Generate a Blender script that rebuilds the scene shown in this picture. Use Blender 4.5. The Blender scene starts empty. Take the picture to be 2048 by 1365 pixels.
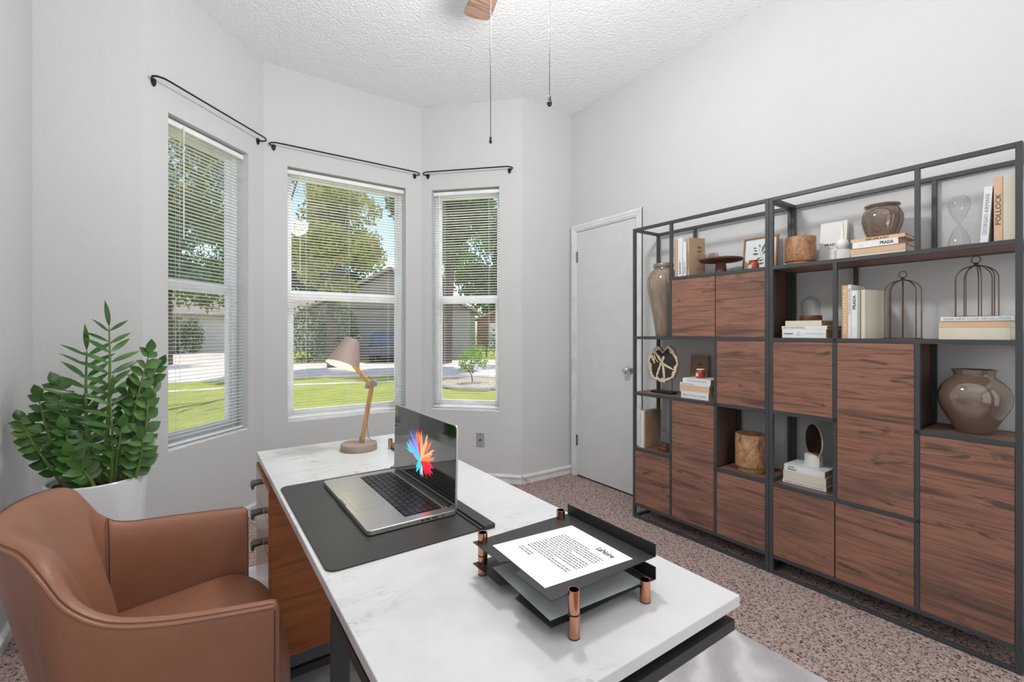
import bpy, math, random
from mathutils import Vector, Matrix, Euler, noise
random.seed(7)
C = bpy.context.scene.collection
PI = math.pi
SC = bpy.context.scene

# ------------------------------------------------------------------ camera
CAM_H = 1.206
YAW = math.radians(34.7)
cd = bpy.data.cameras.new('camera'); cam = bpy.data.objects.new('camera', cd); C.objects.link(cam)
cam.location = (0, 0, CAM_H)
cam.rotation_euler = (PI/2, 0, -YAW)
cd.sensor_width = 36; cd.lens = 920/2048*36
cd.shift_y = -(682.5-664)/2048
cd.clip_start = 0.02; cd.clip_end = 400
SC.camera = cam

# ------------------------------------------------------------------ sky, sun, lights, exposure
w = bpy.data.worlds.new('sky'); SC.world = w; w.use_nodes = True
nt = w.node_tree; nt.nodes.clear()
sky = nt.nodes.new('ShaderNodeTexSky'); sky.sky_type = 'NISHITA'; sky.sun_disc = False
sky.sun_elevation = math.radians(42); sky.sun_rotation = math.radians(205); sky.air_density = 1.0; sky.dust_density = 1.2; sky.ozone_density = 1.0
bg = nt.nodes.new('ShaderNodeBackground'); bg.inputs[1].default_value = 0.27
wo = nt.nodes.new('ShaderNodeOutputWorld')
nt.links.new(sky.outputs[0], bg.inputs[0]); nt.links.new(bg.outputs[0], wo.inputs[0])

def light(name, kind, loc, rot, energy, color=(1, 1, 1), **kw):
    l = bpy.data.lights.new(name, kind); l.energy = energy; l.color = color
    for k, v in kw.items(): setattr(l, k, v)
    o = bpy.data.objects.new(name, l); C.objects.link(o); o.location = loc; o.rotation_euler = rot
    return o
# high sun beyond the street, over the far roofs
sun_dir = Vector((-0.42, -0.50, -0.92)).normalized()
sun = light('sun', 'SUN', (0, -20, 30), (0, 0, 0), 5.0, (1.0, 0.96, 0.90), angle=math.radians(0.6))
sun.rotation_euler = sun_dir.to_track_quat('-Z', 'Y').to_euler()
# two unseen fill panels added behind the camera, and the ceiling fan's light kit
light('rear_fill', 'AREA', (1.0, -1.60, 1.35), (math.radians(90), 0, 0), 20, (1, 0.99, 0.98), shape='RECTANGLE', size=2.8, size_y=2.4)  # added soft fill in front of the closed rear wall, no opening there
light('ceiling_bounce_fill', 'AREA', (0.55, -1.10, 1.25), (math.radians(180-30), 0, 0), 30, (1, 0.99, 0.975), shape='RECTANGLE', size=1.6, size_y=1.2, spread=math.radians(120))  # added panel aimed upwards to brighten ceiling and walls
light('fan_light_bulb', 'POINT', (1.02, 1.42, 2.46), (0, 0, 0), 56, (1, 0.99, 0.975), shadow_soft_size=0.11)

SC.view_settings.view_transform = 'Standard'; SC.view_settings.look = 'None'
SC.view_settings.gamma = 1; SC.view_settings.exposure = 0.05
SC.view_settings.use_curve_mapping = False

# ------------------------------------------------------------------ helpers
def s2l(r, g, b):
    f = lambda c: (c/255)/12.92 if c/255 <= 0.04045 else (((c/255)+0.055)/1.055)**2.4
    return (f(r), f(g), f(b), 1)

class N:
    """small node builder"""
    def __init__(s, name, col=(200, 200, 200), rough=0.5, metal=0.0, spec=0.5, **kw):
        s.m = bpy.data.materials.new(name); s.m.use_nodes = True
        s.t = s.m.node_tree; s.b = s.t.nodes['Principled BSDF']; s.out = s.t.nodes['Material Output']
        s.b.inputs['Base Color'].default_value = s2l(*col)
        s.b.inputs['Roughness'].default_value = rough; s.b.inputs['Metallic'].default_value = metal
        s.b.inputs['Specular IOR Level'].default_value = spec
        for k, v in kw.items(): s.b.inputs[k.replace('_', ' ')].default_value = v
        s.m.diffuse_color = s2l(*col)
    def n(s, kind, **kw):
        x = s.t.nodes.new('ShaderNode'+kind)
        for k, v in kw.items():
            if k in x.inputs: x.inputs[k].default_value = v
            else: setattr(x, k, v)
        return x
    def l(s, a, b): s.t.links.new(a, b)
    def coord(s, scale=(1, 1, 1), rot=(0, 0, 0), kind='Object', rnd=0.0):
        tc = s.n('TexCoord'); mp = s.n('Mapping'); mp.inputs['Scale'].default_value = scale; mp.inputs['Rotation'].default_value = rot
        s.l(tc.outputs[kind], mp.inputs[0])
        if rnd:
            oi = s.n('ObjectInfo'); mu = s.n('Math', operation='MULTIPLY'); mu.inputs[1].default_value = rnd
            s.l(oi.outputs['Random'], mu.inputs[0]); s.l(mu.outputs[0], mp.inputs['Location'])
        return mp.outputs[0]
    def noise(s, vec, scale, detail=3, rough=0.5, dist=0.0):
        x = s.n('TexNoise'); x.inputs['Scale'].default_value = scale; x.inputs['Detail'].default_value = detail
        x.inputs['Roughness'].default_value = rough; x.inputs['Distortion'].default_value = dist
        s.l(vec, x.inputs['Vector']); return x.outputs['Fac']
    def ramp(s, fac, stops, interp='LINEAR'):
        x = s.n('ValToRGB'); cr = x.color_ramp; cr.interpolation = interp
        while len(cr.elements) > 1: cr.elements.remove(cr.elements[-1])
        cr.elements[0].position = stops[0][0]; cr.elements[0].color = s2l(*stops[0][1]) if len(stops[0][1]) == 3 else stops[0][1]
        for p, c in stops[1:]:
            e = cr.elements.new(p); e.color = s2l(*c) if len(c) == 3 else c
        s.l(fac, x.inputs[0]); return x.outputs[0]
    def mix(s, fac, a, b, mode='MIX'):
        x = s.n('Mix', data_type='RGBA', blend_type=mode)
        for v, i in ((fac, 0), (a, 6), (b, 7)):
            if isinstance(v, (int, float)): x.inputs[i].default_value = v
            elif isinstance(v, tuple): x.inputs[i].default_value = s2l(*v)
            else: s.l(v, x.inputs[i])
        return x.outputs[2]
    def color(s, c): s.l(c, s.b.inputs['Base Color']); return s
    def bump(s, h, strength=0.3, dist=0.002):
        x = s.n('Bump'); x.inputs['Strength'].default_value = strength; x.inputs['Distance'].default_value = dist
        s.l(h, x.inputs['Height']); s.l(x.outputs[0], s.b.inputs['Normal']); return s

M = {}
def plain(key, col, rough=0.5, metal=0.0, spec=0.5, var=0.04, **kw):
    n = N(key, col, rough, metal, spec, **kw)
    v = n.coord(rnd=3.0)
    f = n.noise(v, 9, 3)
    lo = tuple(max(0, int(c*(1-var))) for c in col); hi = tuple(min(255, int(c*(1+var))) for c in col)
    n.color(n.ramp(f, [(0.3, lo), (0.7, hi)]))
    M[key] = n.m; return n

def wall_mat(key, col, scale=95, strength=0.35):
    n = N(key, col, 0.75, spec=0.2); v = n.coord()
    a = n.noise(v, scale, 2, 0.5); b = n.noise(v, scale*0.35, 2)
    mm = n.n('Math', operation='ADD'); n.l(a, mm.inputs[0]); n.l(b, mm.inputs[1])
    n.color(n.ramp(n.noise(v, 1.3, 2), [(0.3, tuple(c-2 for c in col)), (0.7, tuple(min(255, c+2) for c in col))]))
    n.bump(mm.outputs[0], strength, 0.0035); M[key] = n.m
wall_mat('wall', (208, 209, 210)); wall_mat('wall_rough', (208, 209, 210), 75, 0.6)
n = N('popcorn', (246, 246, 246), 0.9, spec=0.1); v = n.coord()
vo = n.n('TexVoronoi', feature='F1'); vo.inputs['Scale'].default_value = 62; n.l(v, vo.inputs['Vector'])
nz = n.noise(v, 110, 3, 0.6)
mm = n.n('Math', operation='MULTIPLY_ADD'); mm.inputs[1].default_value = -0.9; n.l(vo.outputs['Distance'], mm.inputs[0]); n.l(nz, mm.inputs[2])
n.bump(mm.outputs[0], 0.6, 0.008); M['popcorn'] = n.m

# frieze carpet: mottled pinkish taupe yarn, pile self-shadow painted in as dark brown flecks
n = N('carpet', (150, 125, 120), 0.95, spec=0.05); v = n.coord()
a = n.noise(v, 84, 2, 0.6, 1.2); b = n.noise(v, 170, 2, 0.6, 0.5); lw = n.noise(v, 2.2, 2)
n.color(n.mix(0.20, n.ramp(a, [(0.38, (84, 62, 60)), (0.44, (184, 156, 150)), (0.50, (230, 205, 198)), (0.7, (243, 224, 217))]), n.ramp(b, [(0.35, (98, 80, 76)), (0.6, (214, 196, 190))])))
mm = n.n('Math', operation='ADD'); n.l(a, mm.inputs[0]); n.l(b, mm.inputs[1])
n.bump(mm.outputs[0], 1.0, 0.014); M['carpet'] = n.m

# silky grey rug
n = N('rug', (190, 188, 192), 0.55, spec=0.3); v = n.coord(rot=(0, 0, 0.7))
wv = n.n('TexWave', wave_type='BANDS', bands_direction='X'); wv.inputs['Scale'].default_value = 1.5; wv.inputs['Distortion'].default_value = 9; wv.inputs['Detail'].default_value = 3; wv.inputs['Detail Scale'].default_value = 1.4
n.l(v, wv.inputs['Vector'])
fi = n.noise(n.coord(scale=(40, 500, 40), rot=(0, 0, 0.6)), 1, 2)
n.color(n.mix(0.25, n.ramp(wv.outputs['Fac'], [(0.0, (176, 172, 178)), (0.55, (190, 187, 191)), (0.85, (214, 212, 214)), (1, (228, 227, 228))]), n.ramp(fi, [(0.3, (165, 160, 165)), (0.7, (225, 222, 224))])))
n.bump(fi, 0.4, 0.002); M['rug'] = n.m

def wood(key, light_, mid, dark, scale=1.0, rough=0.5, axis='X', knots=0.5, rnd=4.0, dens=1.0, spec=0.3):
    """grain runs along axis"""
    st = {'X': (0.55, 7, 7), 'Y': (7, 0.55, 7), 'Z': (7, 7, 0.55), 'B': (5, 5, 3.2)}[axis]
    n = N(key, mid, rough, spec=spec)
    v = n.coord(scale=tuple(c*scale for c in st), rnd=rnd)
    a = n.noise(v, 1.6*dens, 5, 0.62, 1.1)
    st2 = tuple(c*scale*(9 if c > 1 else 3) for c in st)
    f = n.noise(n.coord(scale=st2, rnd=rnd), 1.8, 4, 0.65, 0.3)
    st3 = {'X': (2.2, 9, 9), 'Y': (9, 2.2, 9), 'Z': (9, 9, 2.2), 'B': (5, 5, 4)}[axis]
    k = n.noise(n.coord(scale=tuple(c*scale for c in st3), rnd=rnd), 0.9, 2, 0.5, 2.5)
    st4 = {'X': (.8, 2.6, 2.6), 'Y': (2.6, .8, 2.6), 'Z': (2.6, 2.6, .8), 'B': (2, 2, 2)}[axis]
    zone = n.noise(n.coord(scale=tuple(c*scale for c in st4), rnd=rnd), 1.1, 2, 0.5, .6)
    c1 = n.ramp(a, [(0.30, dark), (0.42, mid), (0.52, light_), (0.62, mid), (0.72, light_)])
    c2 = n.mix(n.ramp(k, [(0.28, (0.9, 0.9, 0.9, 1)), (0.36, (0, 0, 0, 1))]), c1, dark)
    c3 = n.mix(n.ramp(f, [(0.36, (0.55, 0.55, 0.55, 1)), (0.5, (0, 0, 0, 1))]), c2, tuple(int(c*0.62) for c in mid))
    if knots: c3 = n.mix(n.ramp(zone, [(0.50, (0, 0, 0, 1)), (0.68, (.42, .42, .42, 1))]), c3, dark)
    n.color(c3 if knots else n.mix(0.6, c1, c3)); n.bump(f, 0.15, 0.001); M[key] = n.m
wood('shelf_wood', (152, 110, 93), (128, 92, 79), (82, 70, 65), 1.7, 0.45)
wood('shelf_wood_vertical', (112, 80, 66), (92, 66, 56), (62, 48, 42), 1.0, 0.5, axis='Z')
wood('desk_wood', (168, 102, 60), (150, 86, 48), (112, 62, 36), 0.8, 0.35, axis='X', knots=0, rnd=0)
wood('desk_wood_gloss', (176, 120, 92), (165, 108, 80), (140, 84, 60), 0.8, 0.12, axis='Y', knots=0, rnd=0, spec=0.9)
wood('walnut', (124, 82, 66), (100, 64, 52), (70, 45, 38), 3, 0.45)
wood('olive_wood', (176, 134, 98), (146, 106, 76), (88, 64, 54), 1.6, 0.4, axis='B')
wood('pale_olive_wood', (192, 152, 112), (164, 124, 90), (104, 76, 60), 1.4, 0.4, axis='B')
wood('oak', (206, 164, 116), (192, 148, 100), (160, 118, 76), 4, 0.5, axis='Z', knots=0)
wood('blade_wood', (150, 124, 108), (124, 98, 84), (98, 76, 64), 5, 0.5)
wood('frame_wood', (176, 128, 90), (150, 104, 70), (110, 74, 50), 5, 0.5, axis='Z')

# marble
n = N('marble', (214, 215, 216), 0.16, spec=0.5); v = n.coord(scale=(1, 1, 1), rot=(0, 0, 0.5))
a = n.noise(n.coord(scale=(1.0, 2.8, 1), rot=(0, 0, 0.35)), 2.6, 8, 0.62, 1.6)
sub = n.n('Math', operation='SUBTRACT'); sub.inputs[1].default_value = 0.5; n.l(a, sub.inputs[0])
ab = n.n('Math', operation='ABSOLUTE'); n.l(sub.outputs[0], ab.inputs[0])
brk = n.noise(v, 3.1, 3)
vein = n.ramp(ab.outputs[0], [(0.0, (1, 1, 1, 1)), (0.016, (0, 0, 0, 1))])
brm = n.ramp(brk, [(0.50, (0, 0, 0, 1)), (0.66, (0.8, 0.8, 0.8, 1))])
vm = n.mix(1.0, vein, brm, 'MULTIPLY')
cl = n.ramp(n.noise(v, 2.2, 6, 0.6, 0.8), [(0.3, (198, 200, 203)), (0.5, (212, 213, 215)), (0.7, (219, 219, 220))])
n.color(n.mix(vm, cl, (150, 152, 156))); M['marble'] = n.m

# leather
n = N('leather', (146, 100, 80), 0.40, spec=0.35); v = n.coord()
vo = n.n('TexVoronoi', feature='F1'); vo.inputs['Scale'].default_value = 420; n.l(v, vo.inputs['Vector'])
n.color(n.ramp(n.noise(v, 5, 4), [(0.3, (138, 93, 73)), (0.7, (150, 103, 82))]))
n.bump(vo.outputs['Distance'], 0.25, 0.001); M['leather'] = n.m
plain('stitch', (92, 58, 42), 0.8)

plain('white_trim', (226, 227, 227), 0.45)
plain('vinyl', (246, 247, 250), 0.35)
plain('sill', (236, 237, 238), 0.3)
plain('door_paint', (216, 216, 218), 0.5, var=0.01)
plain('chrome', (200, 200, 200), 0.12, 1.0)
plain('hinge_metal', (150, 150, 150), 0.35, 1.0)
plain('black_iron', (22, 22, 24), 0.4)
plain('frame_metal', (64, 67, 70), 0.45, spec=0.4)
plain('desk_metal', (44, 45, 47), 0.4, spec=0.4)
plain('plinth_metal', (78, 82, 86), 0.35, spec=0.5)
plain('handle_metal', (96, 102, 106), 0.35, 0.6)
plain('mat_leather', (54, 52, 51), 0.42, spec=0.4)
plain('tray_metal', (42, 42, 43), 0.4, spec=0.4)
plain('copper', (198, 146, 118), 0.10, 1.0, var=0.02)
plain('aluminium', (196, 192, 190), 0.32, 0.85, var=0.01)
plain('key_black', (30, 30, 32), 0.4)
plain('bezel', (12, 12, 13), 0.06, spec=0.6)
plain('screen', (14, 14, 15), 0.05, spec=1.0, IOR=2.1)
plain('paper', (236, 240, 242), 0.7, var=0.01)
plain('grey_paper', (196, 202, 204), 0.7, var=0.01)
plain('ink', (40, 42, 44), 0.8)
plain('ink_grey', (112, 116, 120), 0.8)
plain('ink_blue', (120, 138, 150), 0.8)
plain('ink_white', (244, 238, 230), 0.8)
plain('lamp_taupe', (152, 135, 127), 0.6)
plain('cord_grey', (150, 146, 142), 0.5)
plain('book_white', (228, 230, 231), 0.5, var=0.01)
plain('book_cream', (216, 211, 192), 0.6, var=0.02)
plain('book_tan', (214, 180, 148), 0.6, var=0.02)
plain('book_kraft', (152, 128, 102), 0.7, var=0.04)
plain('book_orange', (218, 176, 130), 0.6, var=0.02)
plain('book_grey', (176, 176, 168), 0.6, var=0.02)
plain('pages', (204, 192, 168), 0.9, var=0.06)
plain('pages_brown', (160, 132, 100), 0.9, var=0.06)
plain('candle_red', (164, 62, 48), 0.35)
plain('candle_label', (226, 214, 190), 0.7)
plain('wax', (232, 226, 210), 0.5)
plain('ceramic_white', (232, 232, 230), 0.4)
plain('soil', (74, 52, 42), 0.95, var=0.3)
plain('cage_bronze', (112, 88, 72), 0.3, 0.8)
plain('sand', (206, 168, 124), 0.8)
plain('plate_metal', (170, 172, 174), 0.35, 0.3)
plain('pot_white', (232, 233, 238), 0.16, spec=0.6, var=0.005)
plain('stem_green', (104, 132, 66), 0.5)
plain('switch_white', (230, 230, 230), 0.4)

n = N('glaze', (112, 90, 74), 0.06, spec=0.8); v = n.coord()
n.b.inputs['Coat Weight'].default_value = 0.6; n.b.inputs['Coat Roughness'].default_value = 0.03
n.color(n.ramp(n.noise(v, 14, 4), [(0.3, (100, 84, 72)), (0.7, (116, 98, 84))])); M['glaze'] = n.m
n = N('glaze_tall', (128, 110, 96), 0.1, spec=0.7); v = n.coord(scale=(3, 3, 0.5))
n.b.inputs['Coat Weight'].default_value = 0.5; n.b.inputs['Coat Roughness'].default_value = 0.03
n.color(n.ramp(n.noise(v, 10, 4), [(0.3, (122, 104, 90)), (0.7, (154, 136, 120))])); M['glaze_tall'] = n.m

n = N('leaf', (62, 98, 46), 0.32, spec=0.45); v = n.coord()
n.color(n.ramp(n.noise(v, 11, 3), [(0.3, (44, 84, 38)), (0.55, (70, 110, 50)), (0.75, (96, 136, 66))])); M['leaf'] = n.m
n = N('agate', (40, 38, 36), 0.35, spec=0.4); v = n.coord()
# pale rim and pale branching streaks on charred wood slice
gr = n.noise(v, 7.5, 5, 0.6, 1.0)
sub = n.n('Math', operation='SUBTRACT'); sub.inputs[1].default_value = 0.5; n.l(gr, sub.inputs[0])
ab = n.n('Math', operation='ABSOLUTE'); n.l(sub.outputs[0], ab.inputs[0])
n.color(n.ramp(ab.outputs[0], [(0.0, (226, 204, 172)), (0.02, (226, 204, 172)), (0.026, (48, 44, 42)), (1, (40, 38, 36))])); M['agate'] = n.m
plain('slice_pale', (222, 200, 168), 0.6, var=0.06)
plain('slice_dark', (48, 45, 44), 0.7, var=0.1)
plain('slice_bark', (150, 112, 78), 0.8, var=0.15)

def glass(key, tint=(1, 1, 1), ior=1.45, gl=1.0, rough=0.0):
    m = bpy.data.materials.new(key); m.use_nodes = True; t = m.node_tree; t.nodes.clear()
    tr = t.nodes.new('ShaderNodeBsdfTransparent'); tr.inputs[0].default_value = (*tint, 1)
    g = t.nodes.new('ShaderNodeBsdfGlossy'); g.inputs['Roughness'].default_value = rough
    lw_ = t.nodes.new('ShaderNodeLayerWeight'); lw_.inputs[0].default_value = 0.5
    pw_ = t.nodes.new('ShaderNodeMath'); pw_.operation = 'POWER'; pw_.inputs[1].default_value = 3.2; t.links.new(lw_.outputs['Facing'], pw_.inputs[0])
    fr = t.nodes.new('ShaderNodeMath'); fr.operation = 'MULTIPLY_ADD'; fr.inputs[1].default_value = 0.75; fr.inputs[2].default_value = (ior-1)**2/(ior+1)**2; t.links.new(pw_.outputs[0], fr.inputs[0])
    mu = t.nodes.new('ShaderNodeMath'); mu.operation = 'MULTIPLY'; mu.inputs[1].default_value = gl
    mx = t.nodes.new('ShaderNodeMixShader'); o = t.nodes.new('ShaderNodeOutputMaterial')
    t.links.new(fr.outputs[0], mu.inputs[0]); t.links.new(mu.outputs[0], mx.inputs[0]); t.links.new(tr.outputs[0], mx.inputs[1]); t.links.new(g.outputs[0], mx.inputs[2])
    t.links.new(mx.outputs[0], o.inputs[0]); M[key] = m
glass('window_glass', (0.98, 0.99, 0.985), 1.45, 0.8)
glass('jar_glass', (0.94, 0.95, 0.95), 1.7, 1.0, 0.02)
glass('amber_glass', (0.93, 0.87, 0.83), 1.7, 1.0, 0.02)
n = N('bronze_mirror', (120, 92, 74), 0.22, 0.9); M['bronze_mirror'] = n.m
def emit(key, col, st):
    n = N(key, col, 0.5); n.b.inputs['Emission Color'].default_value = s2l(*col); n.b.inputs['Emission Strength'].default_value = st; M[key] = n.m
emit('lamp_inside', (250, 244, 196), 0.42)

class MB:
    def __init__(s): s.v = []; s.f = []
    def add(s, vs, fs):
        o = len(s.v); s.v += [tuple(v) for v in vs]; s.f += [tuple(i+o for i in f) for f in fs]; return s
    def box(s, x0, x1, y0, y1, z0, z1, mat=None):
        vs = [Vector((x, y, z)) for z in (z0, z1) for y in (y0, y1) for x in (x0, x1)]
        if mat is not None: vs = [mat @ v for v in vs]
        return s.add(vs, [(0, 2, 3, 1), (4, 5, 7, 6), (0, 1, 5, 4), (2, 6, 7, 3), (0, 4, 6, 2), (1, 3, 7, 5)])
    def prism(s, poly, z0, z1, mat=None):
        """poly counter-clockwise in xy"""
        k = len(poly); vs = [Vector((p[0], p[1], z0)) for p in poly] + [Vector((p[0], p[1], z1)) for p in poly]
        if mat is not None: vs = [mat @ v for v in vs]
        fs = [tuple(range(k-1, -1, -1)), tuple(range(k, 2*k))] + [(i, (i+1) % k, (i+1) % k+k, i+k) for i in range(k)]
        return s.add(vs, fs)
    def lathe(s, prof, seg=40, mat=None, sx=1, sy=1, cap=True):
        vs = []; fs = []
        for r, z in prof:
            for i in range(seg):
                a = 2*PI*i/seg; vs.append(Vector((r*math.cos(a)*sx, r*math.sin(a)*sy, z)))
        for j in range(len(prof)-1):
            for i in range(seg):
                a, b = j*seg+i, j*seg+(i+1) % seg; fs.append((a, b, b+seg, a+seg))
        if cap:
            if prof[0][0] > 1e-6: fs.append(tuple(range(seg-1, -1, -1)))
            if prof[-1][0] > 1e-6: fs.append(tuple(range((len(prof)-1)*seg, len(prof)*seg)))
        if mat is not None: vs = [mat @ v for v in vs]
        return s.add(vs, fs)
    def tube(s, pts, r, seg=8, closed=False, cap=True):
        pts = [Vector(p) for p in pts]; k = len(pts); rs = r if isinstance(r, (list, tuple)) else [r]*k
        vs = []; fs = []; up = None
        for i, p in enumerate(pts):
            a = pts[(i-1) % k] if (closed or i > 0) else p; b = pts[(i+1) % k] if (closed or i < k-1) else p
            t = (b-a).normalized()
            if up is None: up = t.orthogonal().normalized()
            up = (up - t*up.dot(t))
            up = up.normalized() if up.length > 1e-6 else t.orthogonal().normalized()
            sd = t.cross(up)
            for j in range(seg):
                th = 2*PI*j/seg; vs.append(p + (up*math.cos(th)+sd*math.sin(th))*rs[i])
        for i in range(k if closed else k-1):
            for j in range(seg):
                a, b = i*seg+j, i*seg+(j+1) % seg; c, d = ((i+1) % k)*seg+(j+1) % seg, ((i+1) % k)*seg+j
                fs.append((a, b, c, d))
        if cap and not closed:
            fs.append(tuple(range(seg-1, -1, -1))); fs.append(tuple(range((k-1)*seg, k*seg)))
        return s.add(vs, fs)
    def grid(s, rows, closed_u=False):
        """rows of equal length vertex lists"""
        m = len(rows[0]); o = len(s.v)
        for r in rows: s.v += [tuple(p) for p in r]
        for j in range(len(rows)-1):
            for i in range(m if closed_u else m-1):
                a, b = j*m+i, j*m+(i+1) % m
                s.f.append((o+a, o+b, o+b+m, o+a+m))
        return s
    def build(s, name, mat, parent=None, smooth=False, bevel=0.0, seg=2, sub=0, solid=0.0, angle=35):
        me = bpy.data.meshes.new(name); me.from_pydata(s.v, [], s.f); me.update()
        o = bpy.data.objects.new(name, me); C.objects.link(o)
        if mat is not None: me.materials.append(M[mat] if isinstance(mat, str) else mat)
        if parent is not None: o.parent = parent
        if solid:
            d = o.modifiers.new('solid', 'SOLIDIFY'); d.thickness = solid; d.offset = 0
        if bevel:
            d = o.modifiers.new('bevel', 'BEVEL'); d.width = bevel; d.segments = seg; d.limit_method = 'ANGLE'; d.angle_limit = math.radians(40)
        if sub:
            d = o.modifiers.new('sub', 'SUBSURF'); d.levels = sub; d.render_levels = sub
        if smooth or bevel or sub:
            me.polygons.foreach_set('use_smooth', [True]*len(me.polygons))
            if not sub:
                try: me.set_sharp_from_angle(angle=math.radians(angle))
                except Exception: pass
        return o
def tag(o, label=None, cat=None, group=None, kind=None):
    if label: o['label'] = label
    if cat: o['category'] = cat
    if group: o['group'] = group
    if kind: o['kind'] = kind
    return o
def empty(name, mat4, label, cat, group=None):
    o = bpy.data.objects.new(name, None); C.objects.link(o); o.empty_display_size = 0.05
    if not isinstance(mat4, Matrix): mat4 = Matrix.Translation(mat4)
    o.matrix_world = mat4; tag(o, label, cat, group); return o
def struct(o, label=None):
    o['kind'] = 'structure'
    if label: o['label'] = label
    return o
T = Matrix.Translation
def R(a, ax): return Matrix.Rotation(a, 4, ax)

_fonts = {}
def lettering(text, parent, org, xd, yd, width, height, mat='ink', name='lettering', label=None, bold=False, center=True):
    """flat raised letters; org = centre of the text, xd/yd = reading and up directions in the parent's frame"""
    cu = bpy.data.curves.new('t', 'FONT'); cu.body = text; cu.size = 1; cu.align_x = 'LEFT'; cu.resolution_u = 2
    if bold: cu.offset = 0.02
    to = bpy.data.objects.new('t', cu); C.objects.link(to)
    dg = bpy.context.evaluated_depsgraph_get(); dg.update()
    me = bpy.data.meshes.new_from_object(to.evaluated_get(dg)); bpy.data.objects.remove(to); bpy.data.curves.remove(cu)
    vs = [v.co.copy() for v in me.vertices]
    x0 = min(v.x for v in vs); x1 = max(v.x for v in vs); y0 = min(v.y for v in vs); y1 = max(v.y for v in vs)
    xd = Vector(xd).normalized(); yd = Vector(yd).normalized(); nd = xd.cross(yd); org = Vector(org)
    sx = width/(x1-x0); sy = height/(y1-y0)
    for v in me.vertices:
        c = v.co; p = org + xd*((c.x-(x0+x1)/2)*sx) + yd*((c.y-(y0+y1)/2)*sy) + nd*0.0006
        v.co = p
    me.materials.clear(); me.materials.append(M[mat]); me.name = name
    o = bpy.data.objects.new(name, me); C.objects.link(o); o.parent = parent
    if label: o['label'] = label
    return o

# ================================================================== ROOM
CEIL = 3.05
RP = [(-.597, -1.7), (2.647, -1.7), (2.647, 2.936), (2.13, 2.94), (1.543, 3.545), (.393, 3.545), (-.209, 2.936), (-.597, 2.936)]
TH = 0.16
def offs(poly, d):
    k = len(poly); out = []
    for i in range(k):
        p0, p1, p2 = Vector(poly[i-1]), Vector(poly[i]), Vector(poly[(i+1) % k])
        a = (p1-p0).normalized(); b = (p2-p1).normalized()
        na = Vector((a.y, -a.x)); nb = Vector((b.y, -b.x))
        m = (na+nb); m = m/(m.length**2)*2
        out.append(tuple(p1+m*d))
    return out
RO = offs(RP, TH)
def wall_piece(i, name, openings=(), mat='wall'):
    """wall along RP[i]->RP[i+1]; openings (s0, s1, z0, z1)"""
    A, B = Vector(RP[i]), Vector(RP[(i+1) % 8]); OA, OB = Vector(RO[i]), Vector(RO[(i+1) % 8])
    t = (B-A).normalized(); nn = Vector((t.y, -t.x)); L = (B-A).length
    b = MB()
    def seg(pa, pb, qa, qb, z0, z1): b.prism([tuple(pa), tuple(qa), tuple(qb), tuple(pb)], z0, z1)
    if not openings: seg(A, B, OA, OB, 0, CEIL)
    else:
        s0, s1, z0, z1 = openings[0]
        P0 = A+t*s0; P1 = A+t*s1; Q0 = P0+nn*TH; Q1 = P1+nn*TH
        seg(A, P0, OA, Q0, 0, CEIL); seg(P1, B, Q1, OB, 0, CEIL)
        seg(P0, P1, Q0, Q1, 0, z0); seg(P0, P1, Q0, Q1, z1, CEIL)
    return struct(b.build(name, mat))
WZ0, WZ1 = 0.565, 2.368
# the window openings, measured from each wall's right end (walls run clockwise seen from above)
def wl(i): return (Vector(RP[(i+1) % 8])-Vector(RP[i])).length
W = {5: (0.141, 0.716), 4: (0.149, 1.018), 3: (0.091, 0.660)}      # s from the wall's left end
wall_piece(0, 'wall_rear'); wall_piece(1, 'wall_right'); wall_piece(2, 'wall_back_right')
for i, nm in ((3, 'wall_bay_right'), (4, 'wall_bay_middle'), (5, 'wall_bay_left')):
    s0, s1 = W[i]; L = wl(i)
    wall_piece(i, nm, [(L-s1, L-s0, WZ0, WZ1)], 'wall_rough' if i != 4 else 'wall')
wall_piece(6, 'wall_back_left'); wall_piece(7, 'wall_left')
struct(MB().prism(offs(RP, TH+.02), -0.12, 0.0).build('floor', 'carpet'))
struct(MB().prism(offs(RP, TH+.02), CEIL, CEIL+0.2).build('ceiling', 'popcorn'))

# baseboards
def baseboard(name, i, a=0.0, b=1.0):
    A, B = Vector(RP[i]), Vector(RP[(i+1) % 8]); t = (B-A).normalized(); nn = Vector((-t.y, t.x)); L = (B-A).length
    ang = math.atan2(t.y, t.x); m = T((A.x, A.y, 0)) @ R(ang, 'Z')
    # profile in local (y = into the room, z): board with a rounded bead on top
    prof = [(0, 0.002), (0.010, 0.002), (0.010, 0.048), (0.012, 0.052), (0.020, 0.053), (0.020, 0.064), (0.013, 0.071), (0.006, 0.074), (0, 0.074)]
    x0, x1 = a*L, b*L; mb = MB(); k = len(prof)
    vs = [m @ Vector((x, y, z)) for x in (x0, x1) for y, z in prof]
    mb.add(vs, [tuple(range(k)), tuple(range(2*k-1, k-1, -1))]+[(j, j+k, (j+1) % k+k, (j+1) % k) for j in range(k)])
    return struct(mb.build(name, 'white_trim'))
baseboard('baseboard_back_right', 2); baseboard('baseboard_bay_right', 3); baseboard('baseboard_bay_middle', 4)
baseboard('baseboard_bay_left', 5); baseboard('baseboard_back_left', 6); baseboard('baseboard_left', 7); baseboard('baseboard_right', 1, 0, 0.80)

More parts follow.
